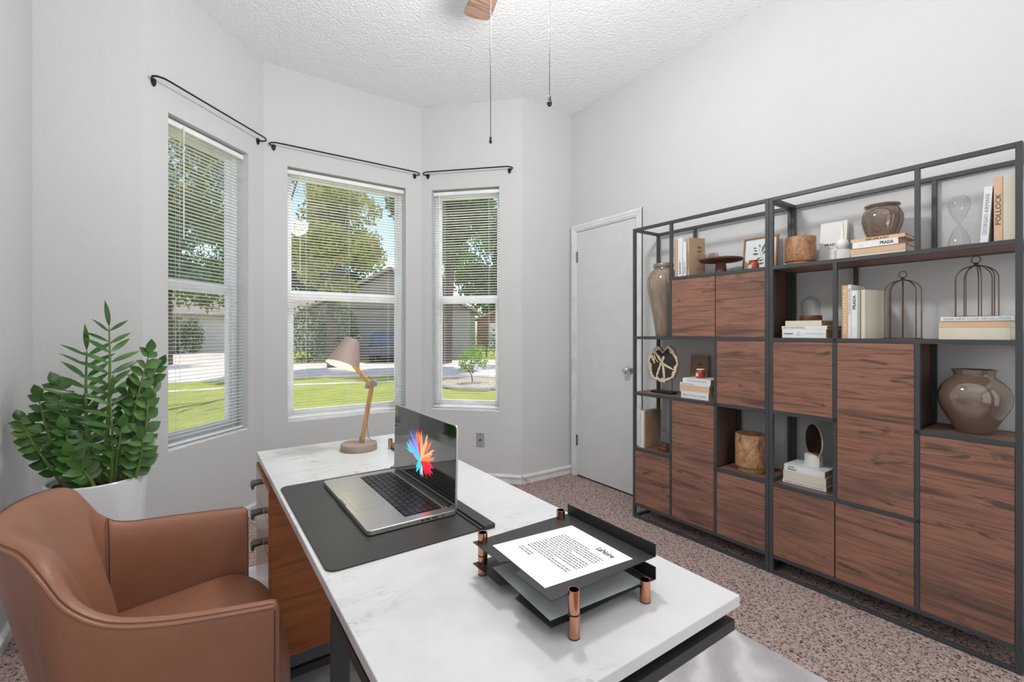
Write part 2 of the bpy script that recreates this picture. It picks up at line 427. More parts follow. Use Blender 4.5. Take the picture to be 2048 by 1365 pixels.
# ------------------------------------------------------------------ windows and blinds
def wall_frame(i):
    """local frame: x along the wall to the right as seen from inside, y outwards, z up; origin at the wall's left end"""
    A, B = Vector(RP[(i+1) % 8]), Vector(RP[i]); t = (B-A).normalized()
    return T((A.x, A.y, 0)) @ R(math.atan2(t.y, t.x), 'Z')
WN = {5: (1, 'left', 'left-hand bay window with the tilt wand'), 4: (2, 'middle', 'wide middle bay window behind the desk lamp'), 3: (3, 'right', 'right-hand bay window nearest the door')}
for i in (5, 4, 3):
    s0, s1 = W[i]; m = wall_frame(i); no, side, desc = WN[i]
    yf0, yf1 = 0.085, 0.150
    # outer vinyl frame
    b = MB(); fw = 0.032
    b.box(s0, s0+fw, yf0, yf1, WZ0+.012, WZ1); b.box(s1-fw, s1, yf0, yf1, WZ0+.012, WZ1)
    b.box(s0+fw, s1-fw, yf0, yf1, WZ1-fw, WZ1); b.box(s0+fw, s1-fw, yf0, yf1, WZ0+.012, WZ0+.012+fw)
    win = b.build('window_%d' % no, 'vinyl', bevel=0.002); win.matrix_world = m; struct(win, 'white vinyl frame of the '+desc)
    zm = 1.468
    def sash(nm, z0, z1, y0, y1, bw, bot, top):
        q = MB(); a0, a1 = s0+fw*.7, s1-fw*.7
        q.box(a0, a0+bw, y0, y1, z0, z1); q.box(a1-bw, a1, y0, y1, z0, z1)
        q.box(a0+bw, a1-bw, y0, y1, z0, z0+bot); q.box(a0+bw, a1-bw, y0, y1, z1-top, z1)
        so = q.build(nm, 'vinyl', win, bevel=0.002)
        g = MB().box(a0+bw-.004, a1-bw+.004, (y0+y1)/2-.002, (y0+y1)/2+.002, z0+bot-.004, z1-top+.004).build('window_pane', 'window_glass', so)
    sash('upper_sash', zm-.005, WZ1-.02, .120, .142, .022, .045, .03)
    sash('lower_sash', WZ0+.03, zm+.022, .096, .118, .032, .045, .050)
    st = MB().box(s0-.0, s1+.0, 0.002, yf0, WZ0, WZ0+.012).build('window_sill', 'sill', win, bevel=.003)
    # mini blind, hung inside the recess
    bl = empty('window_blind', m @ T((s0, 0.0, 0)), {5: 'white slatted mini blind with a clear tilt wand over the left bay window', 4: 'white slatted mini blind over the wide middle bay window behind the lamp', 3: 'white slatted mini blind over the narrow right bay window near the door'}[i], 'blind', None)
    wd = s1-s0; yb = 0.045
    MB().box(.004, wd-.004, yb-.014, yb+.014, WZ1-.040, WZ1-.012).build('head_rail', 'vinyl', bl, bevel=.002)
    sl = MB(); z = WZ1-.058; ztop = z
    while z > WZ0+.045:
        # slightly crowned slat, tilted a little down towards the room
        prof = [(-.0125, .0006), (-.006, .0016), (0, .0018), (.006, .0011), (.0125, -.0006)]
        vs = []
        for x in (.006, wd-.006):
            for y, zz in prof: vs.append((x, yb+y, z+zz))
            for y, zz in reversed(prof): vs.append((x, yb+y, z+zz-.0007))
        sl.add(vs, [(j, (j+1) % 10, (j+1) % 10+10, j+10) for j in range(10)]+[tuple(range(9, -1, -1)), tuple(range(10, 20))])
        z -= 0.0208
    sl.build('blind_slats', 'vinyl', bl)
    MB().box(.006, wd-.006, yb-.013, yb+.013, WZ0+.020, WZ0+.032).build('bottom_rail', 'vinyl', bl, bevel=.002)
    xs = [.12*wd+.03, wd-.13*wd-.02] if wd < .7 else [.13, wd*.5, wd-.13]
    for x in xs:
        q = MB()
        q.tube([(x, yb-.0135, WZ0+.03), (x, yb-.0135, WZ1-.02)], .0007, 4); q.tube([(x, yb+.0135, WZ0+.03), (x, yb+.0135, WZ1-.02)], .0007, 4)
        q.build('ladder_cord', 'vinyl', bl)
    # tilt wand and lift cord
    wx, wz = {5: (.115, 1.72), 4: (.085, 1.62), 3: (.06, 1.75)}[i]
    q = MB(); q.tube([(wx, yb-.024, WZ1-.036), (wx, yb-.024, wz)], .0032 if i == 5 else .0025, 8); q.box(wx-.004, wx+.004, yb-.028, yb-.012, WZ1-.040, WZ1-.030)
    q.build('tilt_wand', 'vinyl' if i != 5 else 'switch_white', bl, smooth=True)

# ------------------------------------------------------------------ curtain rods
def rod(i, s0, s1, z, label, lean=0.0):
    m = wall_frame(i); e = empty('curtain_rod', m @ T((s0, 0, z)), label, 'curtain rod', None)
    L = s1-s0; st = -.062; q = MB()
    pts = [(0.012, -.010, -.002), (-.006, -.016, 0), (-.014, -.030, .002), (-.006, -.048, .004), (.02, st, .005), (.05, st-.002, .005), (L-.05, st-.002, .005), (L-.02, st, .005), (L+.006, -.048, .004), (L+.014, -.030, .002), (L+.006, -.016, 0), (L-.012, -.010, -.002)]
    q.tube(pts, .0052, 8); q.build('rod', 'black_iron', e, smooth=True)
    for x, sg in ((0.016, 1), (L-.016, -1)):
        p = MB(); prof = []
        # heart shaped wall plate
        out = [(0, -.034), (.010, -.024), (.014, -.008), (.013, .006), (.007, .012), (0, .009), (-.007, .012), (-.013, .006), (-.014, -.008), (-.010, -.024)]
        p.prism([(a, b) for a, b in out], 0, .006, T((x, 0, 0)) @ R(PI/2, 'X'))
        p.tube([(x, -.003, 0), (x-.004*sg, -.014, 0)], .005, 8)
        p.build('rod_bracket', 'black_iron', e, bevel=.001)
rod(5, .040, .815, 2.492, 'black iron curtain rod above the left bay window')
rod(4, .045, 1.108, 2.487, 'long black iron curtain rod above the middle bay window')
rod(3, .045, .760, 2.492, 'short black iron curtain rod above the right bay window, nearest the door')

# ------------------------------------------------------------------ door in the right wall
XR = 2.647
dy0, dy1, dz = 2.236, 2.858, 2.040
b = MB(); b.box(XR-.006, XR+.02, dy0, dy1, .012, dz-.004)
door = b.build('door_1', 'door_paint', bevel=.0015); struct(door, 'white flush interior door beside the shelves')
# casing with two steps
def casing(name, mat='white_trim'):
    q = MB(); cw = .058
    for w0, w1, d in ((.006, cw, .010), (.014, cw-.006, .015), (.034, cw, .019)):
        q.box(XR-d, XR+.005, dy0-w1, dy0-w0, 0, dz+w0); q.box(XR-d, XR+.005, dy1+w0, dy1+w1, 0, dz+w0)
        q.box(XR-d, XR+.005, dy0-w1, dy1+w1, dz+w0, dz+w1)
    return struct(q.build(name, mat, bevel=.0015))
casing('trim_1')
q = MB(); q.box(XR-.0045, XR+.003, dy0-.006, dy0-.0015, .0, dz+.005); q.box(XR-.0045, XR+.003, dy1+.0015, dy1+.006, 0, dz+.005); q.box(XR-.0045, XR+.003, dy0-.006, dy1+.006, dz, dz+.006)
struct(q.build('trim_2', 'white_trim'))
q = MB(); q.box(XR-.0020, XR+.004, dy0-.0015, dy1+.0015, .001, .012); q.box(XR-.002, XR+.004, dy0-.0015, dy0, .012, dz); q.box(XR-.002, XR+.004, dy0-.0015, dy1+.0015, dz-.004, dz)
struct(q.build('trim_3', 'black_iron'))
kn = MB().lathe([(0.0001, 0), (.030, 0), (.031, .004), (.027, .009), (.013, .012), (.0105, .030), (.014, .034), (.024, .040), (.027, .050), (.026, .060), (.018, .068), (.010, .069), (.0095, .066), (.0001, .066)], 32, T((XR-.006, 2.285, .925)) @ R(-PI/2, 'Y'), cap=False).build('door_knob', 'chrome', door, smooth=True)
for zc in (.30, 1.83):
    q = MB(); q.tube([(XR-.010, dy1+.003, zc-.045), (XR-.010, dy1+.003, zc+.045)], .0045, 10); q.box(XR-.009, XR-.004, dy1-.012, dy1+.003, zc-.044, zc+.044)
    q.build('hinge', 'hinge_metal', door, smooth=True)

# cable plate on the bay wall and a spring door stop at the corner
m = wall_frame(3) @ T((.505, 0, .338))
e = empty('wall_plate', m, 'small grey metal cable plate low on the bay wall under the right window', 'wall plate')
MB().box(-.034, .034, -.005, 0.0, -.056, .056).build('plate', 'plate_metal', e, bevel=.002)
q = MB().lathe([(.0001, 0), (.007, 0), (.007, .004), (.0045, .006), (.0045, .010), (.0001, .010)], 16, T((0, -.005, 0)) @ R(PI/2, 'X')); q.build('cable_socket', 'black_iron', e)
for dzz in (-.042, .042): MB().lathe([(.0001, 0), (.0035, 0), (.0025, .0015), (.0001, .0015)], 12, T((0, -.005, dzz)) @ R(PI/2, 'X')).build('screw', 'black_iron', e)
e = empty('door_stop', T((2.142, 2.925, .040)), 'white spring door stop at the foot of the wall corner', 'door stop')
dr = Vector((.35, -.75, -.10)).normalized(); q = MB()
pts = [Vector((0, 0, 0))+dr*(k*.0011)+Vector((math.cos(k*1.05)*.0045*abs(dr.y)+0, math.cos(k*1.05)*.002, math.sin(k*1.05)*.0045)) for k in range(64)]
q.tube(pts, .0013, 5); q.build('spring', 'plate_metal', e, smooth=True)
MB().tube([dr*.066, dr*.080], [.0065, .0055], 12).build('rubber_tip', 'white_trim', e, smooth=True)

# ------------------------------------------------------------------ ceiling fan (one blade tip and its two pull chains are in view)
FX, FY = 1.02, 1.42
fan = empty('ceiling_fan', T((FX, FY, CEIL)), 'ceiling fan with greyish wooden blades and two beaded pull chains', 'ceiling fan')
MB().lathe([(.0001, 0), (.07, 0), (.062, -.035), (.03, -.05), (.0001, -.05)][::-1], 32).build('canopy', 'frame_metal', fan, smooth=True)
MB().tube([(0, 0, -.04), (0, 0, -.20)], .012, 12).build('downrod', 'frame_metal', fan, smooth=True)
MB().lathe([(.0001, -.19), (.06, -.19), (.11, -.215), (.12, -.25), (.12, -.30), (.09, -.33), (.05, -.34), (.05, -.36), (.0001, -.36)][::-1], 40).build('motor_housing', 'frame_metal', fan, smooth=True)
MB().lathe([(.0001, -.36), (.07, -.36), (.13, -.40), (.145, -.44), (.12, -.49), (.07, -.52), (.0001, -.53)][::-1], 40).build('light_bowl', 'switch_white', fan, smooth=True)
a0 = math.atan2(1.905-FY, 1.138-FX)
for k in range(5):
    mm = R(a0+k*2*PI/5, 'Z'); q = MB()
    r1 = .588
    out = [(.15, -.038), (.30, -.052), (r1-.04, -.068), (r1-.012, -.064), (r1, -.045), (r1+.003, 0), (r1, .045), (r1-.012, .064), (r1-.04, .068), (.30, .052), (.15, .038)]
    q.prism(out, -.278, -.271, mm @ T((0, 0, -.0)) )
    bo = q.build('blade', 'blade_wood', fan, bevel=.001)
    q = MB(); q.box(.09, .20, -.016, .016, -.285, -.279, mm); q.build('blade_iron', 'frame_metal', bo)
def chain(x, y, z1, nm):
    q = MB(); z = -.50+CEIL
    zz = z; step = .0105
    oct_ = [(0, .0022), (.0019, .0012), (.0022, 0), (.0019, -.0012), (0, -.0022)]
    while zz > z1:
        q.lathe([(max(r, 1e-4), h) for r, h in oct_][::-1], 6, T((x-FX, y-FY, zz-CEIL)), cap=False); zz -= .0062
    q.tube([(x-FX, y-FY, z-CEIL), (x-FX, y-FY, z1-CEIL)], .0007, 4)
    return q.build('pull_chain', 'black_iron', fan, smooth=True)
c1 = chain(.929, 1.485, 1.945, 'a'); c2 = chain(1.114, 1.358, 2.10, 'b')
MB().lathe([(.0001, 1.922-CEIL), (.0045, 1.924-CEIL), (.006, 1.932-CEIL), (.0035, 1.938-CEIL), (.0045, 1.946-CEIL), (.0001, 1.948-CEIL)], 14, T((.929-FX, 1.485-FY, 0))).build('chain_fob', 'black_iron', c1, smooth=True)
MB().lathe([(.0001, 2.064-CEIL), (.006, 2.066-CEIL), (.0095, 2.073-CEIL), (.0095, 2.079-CEIL), (.0065, 2.082-CEIL), (.0055, 2.100-CEIL), (.003, 2.106-CEIL), (.0001, 2.107-CEIL)], 18, T((1.114-FX, 1.358-FY, 0))).build('chain_fob', 'black_iron', c2, smooth=True)

# ------------------------------------------------------------------ rug under the desk
rg = MB().prism([(-.12, -.60), (1.787, -.60), (1.787, 2.68), (-.12, 2.68)], 0.0005, .010).build('area_rug', 'rug', bevel=.003)
tag(rg, 'pale grey silky area rug lying under the marble desk', 'rug')

# ================================================================== DESK
RUGZ = .0105
DX0, DX1, DY0, DY1, DZ = .197, .778, .430, 1.990, .750
desk = empty('desk', T((DX0, DY0, 0)), 'white marble topped writing desk with black steel legs and a walnut drawer pedestal', 'desk')
def D_(x, y=0, z=0): return (x-DX0, y-DY0, z)
def dbox(b, x0, x1, y0, y1, z0, z1): return b.box(x0-DX0, x1-DX0, y0-DY0, y1-DY0, z0, z1)
dbox(MB(), DX0, DX1, DY0, DY1, .730, DZ).build('marble_top', 'marble', desk, bevel=.0018, seg=3)
# recessed sub-frame and steel perimeter beams
dbox(MB(), DX0+.02, DX1-.03, DY0+.02, DY1-.05, .7135, .7298).build('sub_frame', 'black_iron', desk)
b = MB(); ly = .862
dbox(b, DX0+.004, DX0+.034, DY0, ly, .695, .7134); dbox(b, DX1-.046, DX1-.016, DY0, ly, .695, .7134)
dbox(b, DX0+.034, DX1-.046, DY0, DY0+.035, .695, .7134); dbox(b, DX0+.034, DX1-.046, ly-.017, ly, .695, .7134)
b.build('steel_beams', 'desk_metal', desk, bevel=.0008)
for (x0, x1, y0, y1) in ((DX0+.004, DX0+.034, ly-.017, ly), (DX1-.046, DX1-.016, ly-.017, ly)):
    dbox(MB(), x0, x1, y0, y1, RUGZ, .6949).build('desk_leg', 'desk_metal', desk, bevel=.0008)
# pedestal
py0, py1, px0, px1 = 1.632, 1.984, .197, .740
ped = dbox(MB(), px0+.004, px1, py0, py1, .155, .7134).build('pedestal', 'desk_wood', desk, bevel=.0015)
zs = [.700, .597, .490, .165]
q = MB(); dbox(q, px0-.001, px0+.004, py0, py1, .700, .7134); dbox(q, px0-.001, px0+.004, py1-.012, py1, .155, .700); dbox(q, px0-.001, px0+.004, py0, py0+.004, .155, .700); dbox(q, px0-.001, px0+.004, py0, py1, .155, .165)
q.build('face_frame', 'desk_wood', ped)
for k in range(3):
    z1, z0 = zs[k]-.002, zs[k+1]+.002
    dr = dbox(MB(), px0-.002, px0+.0035, py0+.006, py1-.014, z0, z1).build('drawer', 'desk_wood_gloss', desk, bevel=.0012)
    zc = z1-.022; yc = 1.818; q = MB()
    pf = [(-.0, .011), (-.027, .011), (-.032, .006), (-.033, -.007), (-.030, -.012), (-.025, -.010), (-.024, -.003), (-.020, .001), (0, .003)]
    n_ = len(pf); vs = [D_(px0-.002+a, yy, zc+c) for yy in (yc-.022, yc+.022) for a, c in pf]
    q.add(vs, [tuple(range(n_)), tuple(range(2*n_-1, n_-1, -1))]+[(j, j+n_, (j+1) % n_+n_, (j+1) % n_) for j in range(n_)])
    q.build('drawer_handle', 'handle_metal', dr, bevel=.001)
dbox(MB(), px0+.008, px1-.01, py0+.008, py1-.01, .116, .155).build('plinth', 'plinth_metal', desk, bevel=.001)
b = MB()
for yy in (py0, py1-.018): dbox(b, px0, px1, yy, yy+.018, .080, .106)
for xx in (px0, px1-.018): dbox(b, xx, xx+.018, py0+.018, py1-.018, .080, .106)
for xx in (px0+.03, px1-.06):
    for yy in (py0+.03, py1-.06): dbox(b, xx, xx+.03, yy, yy+.03, .106, .1165)
b.build('base_rail', 'desk_metal', desk, bevel=.0008)
for xx in (px0, px1-.018):
    for yy in (py0, py1-.018): dbox(MB(), xx, xx+.018, yy, yy+.018, RUGZ, .080).build('pedestal_foot', 'desk_metal', desk, bevel=.0008)

# ------------------------------------------------------------------ desk mat
def rrect(x0, x1, y0, y1, r, n=6, corners=(1, 1, 1, 1)):
    out = []
    for (cx, cy, a, on) in ((x1-r, y0+r, -PI/2, corners[0]), (x1-r, y1-r, 0, corners[1]), (x0+r, y1-r, PI/2, corners[2]), (x0+r, y0+r, PI, corners[3])):
        if on:
            for k in range(n+1):
                t = a+PI/2*k/n; out.append((cx+r*math.cos(t), cy+r*math.sin(t)))
        else:
            sx = x1 if cx > (x0+x1)/2 else x0; sy = y1 if cy > (y0+y1)/2 else y0; out.append((sx, sy))
    return out
dm = empty('desk_mat', T((.2, .905, DZ)), 'charcoal leather desk mat with rounded corners and a raised pen rail', 'desk mat')
MB().prism(rrect(.006, .372, .002, .580, .022, 8, (0, 0, 1, 1)), .0004, .0040).build('mat_pad', 'mat_leather', dm, bevel=.001)
q = MB(); q.prism(rrect(.3385, .345, -.001, .583, .002, 3), .0041, .0075); q.prism(rrect(.348, .378, -.003, .585, .003, 3), .0005, .0100); q.build('pen_rail', 'mat_leather', dm, bevel=.001)

# ------------------------------------------------------------------ laptop
lx0, lx1, ly0, ly1 = .314, .536, 1.011, 1.432
lap = empty('laptop', T((lx0, ly0, DZ+.0042)), 'open silver grey laptop with a bright coloured powder burst on its dark screen', 'laptop')
LW, LL = lx1-lx0, ly1-ly0
base = MB().prism(rrect(0, LW, 0, LL, .012, 6), .0008, .0125).build('laptop_base', 'aluminium', lap, bevel=.0015, seg=3)
for (a, b_) in ((.02, .02), (LW-.02, .02), (.02, LL-.02), (LW-.02, LL-.02)):
    MB().lathe([(.006, -.0001), (.006, .001)], 12, T((a, b_, 0))).build('rubber_foot', 'key_black', base)
# keyboard well: keys run along y (user sits at -x)
kx0, kx1, ky0, ky1 = .098, .196, .030, LL-.030
MB().prism(rrect(kx0, kx1, ky0, ky1, .003, 3), .0125, .0128).build('keyboard_well', 'bezel', lap)
rows = [(14, [1]*14), (13, [1]*12+[1.5]), (13, [1.3]+[1]*12), (12, [1.5]+[1]*10+[1.6]), (11, [1.9]+[1]*9+[2.0]), (9, [1, 1, 1, 1.2, 5.0, 1.2, 1, 1, 1.5])]
key_mesh = None; ph = (kx1-kx0-.004)/6; x = kx1-.002
for ri, (cnt, ws) in enumerate(rows):
    h = ph*(.86 if ri else .80); tot = sum(ws); L = ky1-ky0-.004; y = ky1-.002
    for wv_ in ws:
        kl = L*wv_/tot
        if key_mesh is None:
            q = MB().prism(rrect(-.5, .5, -.5, .5, .12, 2), 0, 1); ko = q.build('key', 'key_black', lap); key_mesh = ko.data; bpy.data.objects.remove(ko)
        ko = bpy.data.objects.new('key', key_mesh); C.objects.link(ko); ko.parent = base
        ko.location = (x-ph/2, y-kl/2, .0128); ko.scale = (h, kl-.0028, .0012)
        y -= kl
    x -= ph
# speaker lines, trackpad, hinge slot, ports
q = MB(); q.prism(rrect(.012, .086, LL/2-.078, LL/2+.078, .003, 3), .0125, .01265); q.build('trackpad', 'aluminium', base, bevel=.0001)
q = MB(); 
for (a, b1, c, d) in ((.0115, .0120, LL/2-.0785, LL/2+.0785), (.0860, .0865, LL/2-.0785, LL/2+.0785), (.0115, .0865, LL/2-.0785, LL/2-.078), (.0115, .0865, LL/2+.078, LL/2+.0785)): q.box(a, b1, c, d, .01255, .01268)
q.build('trackpad_seam', 'handle_metal', base)
MB().box(LW-.019, LW-.015, .035, LL-.035, .0124, .01275).build('hinge_slot', 'key_black', base)
MB().prism(rrect(-.0006, .004, LL/2-.028, LL/2+.028, .0015, 3), .0098, .0127).build('lid_notch', 'handle_metal', base)
q = MB()
for xx, wd in ((.130, .009), (.144, .009), (.162, .014), (.183, .004)): q.box(xx-wd/2, xx+wd/2, -.0003, .002, .0050, .0080)
q.build('ports', 'key_black', base)
# lid, leaning back a little
hx = LW-.006; lid_h = .206
lidm = T((hx, 0, .0128)) @ R(math.radians(1.2), 'Y')
lid = MB().prism([(a, b_) for a, b_ in rrect(0, LL, 0, lid_h, .011, 6, (0, 1, 1, 0))], 0, .0055, lidm @ Matrix(((0, 0, 1, 0), (1, 0, 0, 0), (0, 1, 0, 0), (0, 0, 0, 1)))).build('laptop_lid', 'aluminium', lap, bevel=.001)
scr = MB().prism([(a, b_) for a, b_ in rrect(.002, LL-.002, .003, lid_h-.002, .009, 6, (0, 1, 1, 0))], -.0006, .0, lidm @ Matrix(((0, 0, 1, 0), (1, 0, 0, 0), (0, 1, 0, 0), (0, 0, 0, 1)))).build('screen_glass', 'screen', lid)
MB().tube([(hx-.002, .03, .0125), (hx-.002, LL-.03, .0125)], .0045, 10).build('hinge_barrel', 'key_black', lap, smooth=True)
# powder burst shown on the screen: fine tapering plumes, screen plane local (a = across from the far side, h = up)
sm = lidm @ Matrix(((0, 0, 1, 0), (1, 0, 0, 0), (0, 1, 0, 0), (0, 0, 0, 1)))
burst = {'red': (226, 60, 58), 'orange': (238, 128, 76), 'peach': (246, 176, 126), 'blue': (92, 112, 214), 'sky': (92, 178, 236), 'cyan': (40, 214, 220), 'violet': (150, 120, 206), 'crimson': (214, 32, 66), 'pale': (236, 214, 208)}
for k_, c_ in burst.items(): emit('screen_'+k_, c_, 0.9)
rnd = random.Random(5)
bc = (LL*.50, .072)      # centre (a from near side), height
plumes = []
def plume(col, ang, ln, wd, n=7, spread=10):
    for k in range(n):
        plumes.append((col, ang+rnd.uniform(-spread, spread), ln*rnd.uniform(.45, 1.0), wd*rnd.uniform(.5, 1.0)))
# angle measured from up, positive towards the viewer's left (far side, +a)
plume('blue', 24, .095, .007, 12, 9); plume('violet', 34, .070, .010, 10, 9); plume('sky', 24, .088, .004, 5, 5)
plume('sky', 56, .066, .010, 12, 9); plume('cyan', 66, .058, .008, 10, 8); plume('crimson', 80, .040, .005, 4, 7)
plume('orange', 6, .100, .010, 14, 10); plume('red', 12, .102, .006, 8, 7); plume('peach', -10, .088, .012, 14, 10); plume('orange', -22, .092, .008, 10, 7)
plume('red', -24, .096, .004, 5, 5); plume('peach', -46, .072, .010, 10, 9); plume('orange', -54, .060, .007, 6, 8); plume('red', -2, .060, .014, 8, 20)
plume('cyan', 168, .050, .012, 14, 14); plume('sky', 178, .046, .009, 6, 10); plume('crimson', -110, .046, .012, 12, 18); plume('red', -88, .044, .012, 8, 14); plume('crimson', -150, .048, .010, 10, 14); plume('pale', -170, .052, .006, 6, 8); plume('cyan', 145, .034, .013, 8, 14)
by = {}
for i_, (c_, a_, l_, w_) in enumerate(plumes):
    q = by.setdefault(c_, MB()); a_ = math.radians(a_); dx, dyy = math.sin(a_)*2.0, math.cos(a_); zz = .00065+ (i_ % 40)*.000004
    pts = []; K = 9
    for k in range(K+1):
        t = k/K; wv_ = w_*(math.sin(PI*min(1, t*1.15+.12))**.8 if t < .75 else (1-t)*2.4)*.5*(1+rnd.uniform(-.25, .25)); cx = bc[0]+dx*l_*t; cy = bc[1]+dyy*l_*t
        pts.append(((cx-dyy*wv_, cy+dx*wv_), (cx+dyy*wv_, cy-dx*wv_)))
    vs = []
    for a__, b__ in pts: vs += [sm @ Vector((a__[0], a__[1], -zz)), sm @ Vector((b__[0], b__[1], -zz))]
    q.add(vs, [(2*k, 2*k+1, 2*k+3, 2*k+2) for k in range(K)])
for c_, q in by.items(): q.build('powder_plume', 'screen_'+c_, scr, )

# ------------------------------------------------------------------ desk lamp
LX, LY = .528, 1.806
rt = Vector((math.cos(YAW), -math.sin(YAW), 0))        # the arm swings in the plane that faces the chair's corner
la = math.atan2(rt.y, rt.x)
lamp = empty('desk_lamp', T((LX, LY, DZ)) @ R(la, 'Z'), 'taupe desk lamp with a tilted cone shade and jointed wooden arm', 'desk lamp')
MB().lathe([(.0001, .0003), (.066, .0003), (.068, .002), (.068, .021), (.066, .0245), (.062, .0255), (.0001, .0255)], 56).build('lamp_base', 'lamp_taupe', lamp, smooth=True)
q = MB().box(-.009, .009, -.007, .007, -.002, .022, T((.012, 0, .027))); q.build('arm_socket', 'cord_grey', lamp, bevel=.001)
a0_, a1_ = Vector((.012, 0, .034)), Vector((.051, 0, .252)); hd = Vector((-.028, 0, .335))
def bar(p, q_, w, d, mat, name, parent, slot=False):
    v = q_-p; L = v.length; m_ = T(p) @ v.to_track_quat('Z', 'Y').to_matrix().to_4x4()
    b_ = MB()
    if slot: b_.box(-w/2, -w*.12, -d/2, d/2, 0, L, m_); b_.box(w*.12, w/2, -d/2, d/2, 0, L, m_); b_.box(-w*.12, w*.12, -d/2, d/2, 0, L*.12, m_); b_.box(-w*.12, w*.12, -d/2, d/2, L*.88, L, m_); b_.box(-w*.12, w*.12, -d*.2, d/2, L*.12, L*.88, m_)
    else: b_.box(-w/2, w/2, -d/2, d/2, 0, L, m_)
    return b_.build(name, mat, parent, bevel=.0012)
lo = bar(a0_, a1_, .017, .014, 'oak', 'lower_arm', lamp, True)
up = bar(Vector((.048, -.0, .247)), hd, .017, .014, 'oak', 'upper_arm', lamp)
MB().lathe([(.0001, -.012), (.012, -.012), (.013, -.010), (.013, .010), (.012, .012), (.0001, .012)], 24, T((.057, 0, .256)) @ R(PI/2, 'X')).build('elbow_knob', 'cord_grey', lamp, smooth=True)
MB().box(.026, .040, -.009, .009, .236, .252).build('elbow_cap', 'cord_grey', lamp, bevel=.001)
for (p_) in ((.020, .090), (.049, .236)): MB().lathe([(.0001, -.0082), (.003, -.0082), (.003, .0082), (.0001, .0082)], 12, T((p_[0], 0, p_[1])) @ R(PI/2, 'X')).build('arm_pin', 'black_iron', lo)
# shade: open cone, tilted
axis = Vector((-.22, -.36, -.91)).normalized(); topc = Vector((-.030, .012, .424))
shm = T(topc) @ axis.to_track_quat('Z', 'Y').to_matrix().to_4x4()
HS, R0, R1 = .108, .031, .065
sh = MB().lathe([(.0001, -.001), (R0-.008, -.001), (R0-.002, .001), (R0, .006), (R1, HS), (R1-.0012, HS)], 56, shm, cap=False).build('lamp_shade', 'lamp_taupe', lamp, smooth=True, angle=50)
MB().lathe([(.0001, .002), (R0-.003, .002), (R0-.0015, .008), (R1-.0013, HS)], 56, shm, cap=False).build('shade_lining', 'lamp_inside', sh, smooth=True, angle=50)
bulb = MB().lathe([(.0001, .070), (.012, .067), (.019, .055), (.018, .042), (.011, .028), (.010, .010), (.0001, .010)][::-1], 20, shm); bulb.build('bulb', 'lamp_inside', sh, smooth=True)
sp = (shm @ Vector((0, 0, .080)))
ll = light('lamp_bulb_light', 'POINT', (0, 0, 0), (0, 0, 0), 0.12, (1, .95, .82), shadow_soft_size=.02); ll.parent = lamp; ll.location = sp
# bracket from arm to shade, wire loops
q = MB(); q.tube([hd, hd+Vector((.006, 0, .022))], .006, 10); q.build('shade_joint', 'cord_grey', lamp, smooth=True)
q = MB(); q.tube([Vector((-.002+.012*math.cos(t_), 0, .424+.016*math.sin(t_))) for t_ in [PI*k/10 for k in range(11)]], .0016, 6); q.build('power_cord', 'cord_grey', lamp, smooth=True)
q = MB(); q.tube([Vector((.042+.013*math.cos(t_), -.004, .262+.022*math.sin(t_))) for t_ in [PI*k/12 for k in range(13)]], .0016, 6); q.build('power_cord', 'cord_grey', lamp, smooth=True)
q = MB(); q.tube([(.030, .008, .095), (.031, .012, .06), (.034, .016, .040), (.042, .020, .030), (.052, .024, .0275), (.060, .026, .030)], .0016, 6); q.build('power_cord', 'cord_grey', lamp, smooth=True)

# ------------------------------------------------------------------ letter trays
TX0, TX1, TY0, TY1 = .431, .669, .521, .752
def tray(z, posts, label, posth):
    e = empty('letter_tray', T((TX0, TY0, z)), label, 'letter tray', None)
    Lx, Ly = TX1-TX0, TY1-TY0
    n_ = 20; r = .022; cx = 0; cy = Ly*.50; out = [(0, 0), (Lx, 0), (Lx, Ly), (0, Ly), (0, cy+r+.004)]
    for k in range(n_+1):
        t = PI/2-PI*k/n_; out.append((cx+r*.95*math.cos(t)+.000, cy+r*math.sin(t)))
    out.append((0, cy-r-.004))
    MB().prism(out, 0, .0015).build('tray_sheet', 'tray_metal', e, bevel=.0004)
    MB().box(Lx-.0015, Lx, 0, Ly, .0015, .022).build('tray_wall', 'tray_metal', e, bevel=.0004)
    for (x, y, z0, z1) in posts:
        q = MB(); q.lathe([(.0072, z0-z), (.0090, z0-z+.0005), (.0090, z1-z), (.0073, z1-z), (.0073, z0-z+.002)], 28, T((x-TX0, y-TY0, 0)), cap=False)
        q.build('copper_post', 'copper', e, smooth=True, angle=50)
        MB().lathe([(.0001, 0), (.0092, 0), (.0092, .0016), (.0001, .0016)], 28, T((x-TX0, y-TY0, z0-z+.0001))).build('post_ring', 'tray_metal', e)
    return e
low = tray(.770, [(.4665, .5115, DZ+.0002, .785), (.628, .5115, DZ+.0002, .787), (.4475, .7430, DZ+.0002, .785), (.640, .7430, DZ+.0002, .785)], 'black metal letter tray with copper posts standing on the marble, lower of the near pair', .035)
upr = tray(.810, [(.4665, .5115, .7858, .8215), (.4475, .7430, .7858, .828), (.640, .7430, .7858, .828)], 'black metal letter tray holding a typed letter, upper of the near pair', .035)
def sheet(pts, z, mat, label, name='paper_sheet', grp=None):
    e = empty(name, T((pts[0][0], pts[0][1], z)), label, 'paper', grp)
    MB().prism([(a-pts[0][0], b_-pts[0][1]) for a, b_ in pts], 0, .0006).build('sheet', mat, e)
    return e
# corners at z=.8125 : far-left, far-right, near-right, near-left
k_ = (CAM_H-.8125)/(CAM_H-.82)
PC = [(x*k_, y*k_) for x, y in ((.435, .541), (.614, .526), (.620, .686), (.444, .703))]
ps = sheet(PC, .8118, 'paper', 'white typed letter lying on the upper black letter tray')
